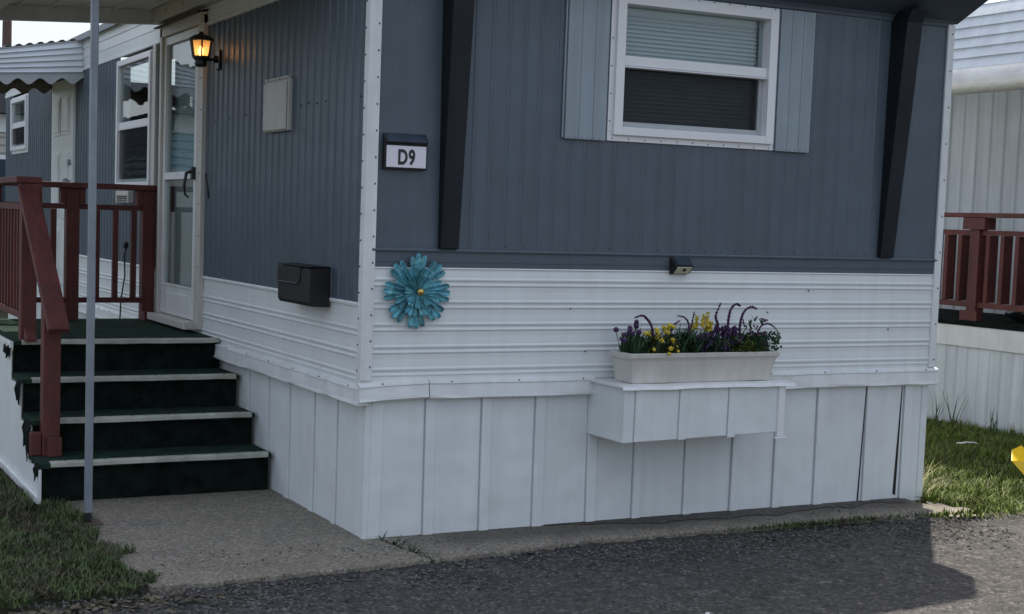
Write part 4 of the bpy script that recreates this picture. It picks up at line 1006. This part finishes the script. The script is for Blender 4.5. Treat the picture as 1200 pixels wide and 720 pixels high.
# tall dry tuft by the corner of the home
tf = MB()
for _ in range(18): tf.blade((3.70+random.gauss(0, .025), .08+random.gauss(0, .035), -.03), random.uniform(-2.2, .8), random.uniform(.5, 1.3), random.uniform(.12, .32), .007, 0, 5, 1.7)
tag(tf.build('dry_grass_tuft', M['straw'], recalc=False), 'tall straw coloured grass tuft at the right front corner of the home', 'grass tuft')
# weed in the crack
wd = MB()
for i in range(85):
    t = random.random()**1.2; x = .125+.07*t+random.gauss(0, .008); y = .0-.44*t
    wd.blade((x, y, -.03), random.uniform(0, 6.28), random.uniform(.5, 1.5), random.uniform(.045, .09), .011, 0, 3)
tag(wd.build('crack_weed', M['leafg'], recalc=False), 'low green weed growing in the slab crack near the house corner', 'weed')
# tall weeds against the neighbour skirt
for x, y, h_ in ((6.42, 2.62, .34), (6.46, 2.45, .42), (6.44, 2.02, .25)):
    ws = MB()
    for k in range(7): ws.blade((x+random.gauss(0, .02), y+random.gauss(0, .03), -.04), random.uniform(0, 6.28), random.uniform(.1, .5), h_*random.uniform(.5, 1), .010, 0, 4)
    lab = {.34: 'thin weed against the pale ribbed skirt, nearest the home corner', .42: 'tallest thin weed against the pale ribbed skirt', .25: 'shortest weed against the pale ribbed skirt, farthest right'}[h_]
    tag(ws.build('skirt_weed', M['leafg'], recalc=False), lab, 'weed', 'weeds along the neighbour skirt')
# yellow plastic piece on the lawn
yp = MB(); c = Vector((4.87, .36, .025))
ring_ = [(-.13, -.03, .085), (-.05, -.10, -.03), (.12, -.08, -.02), (.18, .02, .05), (.08, .08, .16), (-.04, .05, .14)]
vs = [c+Vector(v) for v in ring_] + [c+Vector((.03, -.07, .08)), c+Vector((.03, .10, .06))]
yp.add(vs, [(0,1,6),(1,2,6),(2,3,6),(3,4,6),(4,5,6),(5,0,6),(1,0,7),(2,1,7),(3,2,7),(4,3,7),(5,4,7),(0,5,7)])
tag(yp.build('plastic_piece', M['yelp'], bevel=.004), 'bright yellow faceted plastic piece lying on the sunny grass', 'plastic piece')
# scraps of litter
def scrap(x, y, z, a, l, w, label):
    m = MB(); vs = []
    for i in range(5):
        t = i/4-.5
        for s_ in (-1, 1): vs.append((x+math.cos(a)*l*t-math.sin(a)*w*s_*.5, y+math.sin(a)*l*t+math.cos(a)*w*s_*.5, z+.006+random.uniform(0, .012)))
    m.add(vs, [(2*i, 2*i+1, 2*i+3, 2*i+2) for i in range(4)], 0, True); tag(m.build('litter_scrap', M['paper'], solid=.001), label, 'litter')
scrap(.86, -1.60, -.024, .5, .075, .018, 'pale paper scrap on the shaded asphalt')
scrap(5.30, 1.22, .05, -.6, .14, .04, 'pale scrap in the shaded grass by the right porch')

# ================================================================== WORLD, SUN, CAMERA
wd_ = bpy.data.worlds.new('World'); scn.world = wd_; wd_.use_nodes = True
nt = wd_.node_tree; bg = nt.nodes['Background']
sky = nt.nodes.new('ShaderNodeTexSky'); sky.sky_type = 'NISHITA'; sky.sun_disc = False
EL = 58.9; to_sun = Vector((.697, .717, 0)).normalized()
sky.sun_elevation = R(EL); sky.sun_rotation = math.atan2(to_sun.x, to_sun.y)
sky.air_density = 1.0; sky.dust_density = 4.0; sky.ozone_density = 1.0
hs = nt.nodes.new('ShaderNodeHueSaturation'); hs.inputs['Saturation'].default_value = .8
nt.links.new(sky.outputs[0], hs.inputs['Color']); hz = nt.nodes.new('ShaderNodeMix'); hz.data_type = 'RGBA'; hz.inputs[0].default_value = .72; hz.inputs[7].default_value = (1.95, 2.18, 2.52, 1)
nt.links.new(hs.outputs[0], hz.inputs[6]); nt.links.new(hz.outputs[2], bg.inputs['Color'])
bg.inputs['Strength'].default_value = .133
su = bpy.data.lights.new('sun', 'SUN'); su.energy = 2.6; su.angle = R(.6); su.color = (1., .92, .80)
so = bpy.data.objects.new('sun', su); COL.objects.link(so)
d = Vector((to_sun.x*math.cos(R(EL)), to_sun.y*math.cos(R(EL)), math.sin(R(EL))))
so.rotation_euler = d.to_track_quat('Z', 'Y').to_euler(); so.location = d*30

cam = bpy.data.cameras.new('camera'); co = bpy.data.objects.new('camera', cam); COL.objects.link(co); scn.camera = co
Rm = ((.9036, -.427283, .030607), (-.00475, -.081437, -.996667), (.428352, .900443, -.075616)); Cc = (-2.696913, -6.173634, 1.565002)
r0, r1, r2 = [Vector(v).normalized() for v in Rm]
mw = Matrix((( r0.x, -r1.x, -r2.x, Cc[0]), (r0.y, -r1.y, -r2.y, Cc[1]), (r0.z, -r1.z, -r2.z, Cc[2]), (0, 0, 0, 1)))
co.matrix_world = mw
cam.sensor_fit = 'HORIZONTAL'; cam.sensor_width = 36; cam.lens = 1658.4/1200*36
cam.shift_x = (600-478.89)/1200; cam.shift_y = (379.646-360)/1200
cam.clip_start = .05; cam.clip_end = 2000
scn.view_settings.view_transform = 'Standard'; scn.view_settings.look = 'None'; scn.view_settings.exposure = 1.42; scn.view_settings.gamma = 1
scn.render.resolution_x, scn.render.resolution_y = 1024, 614
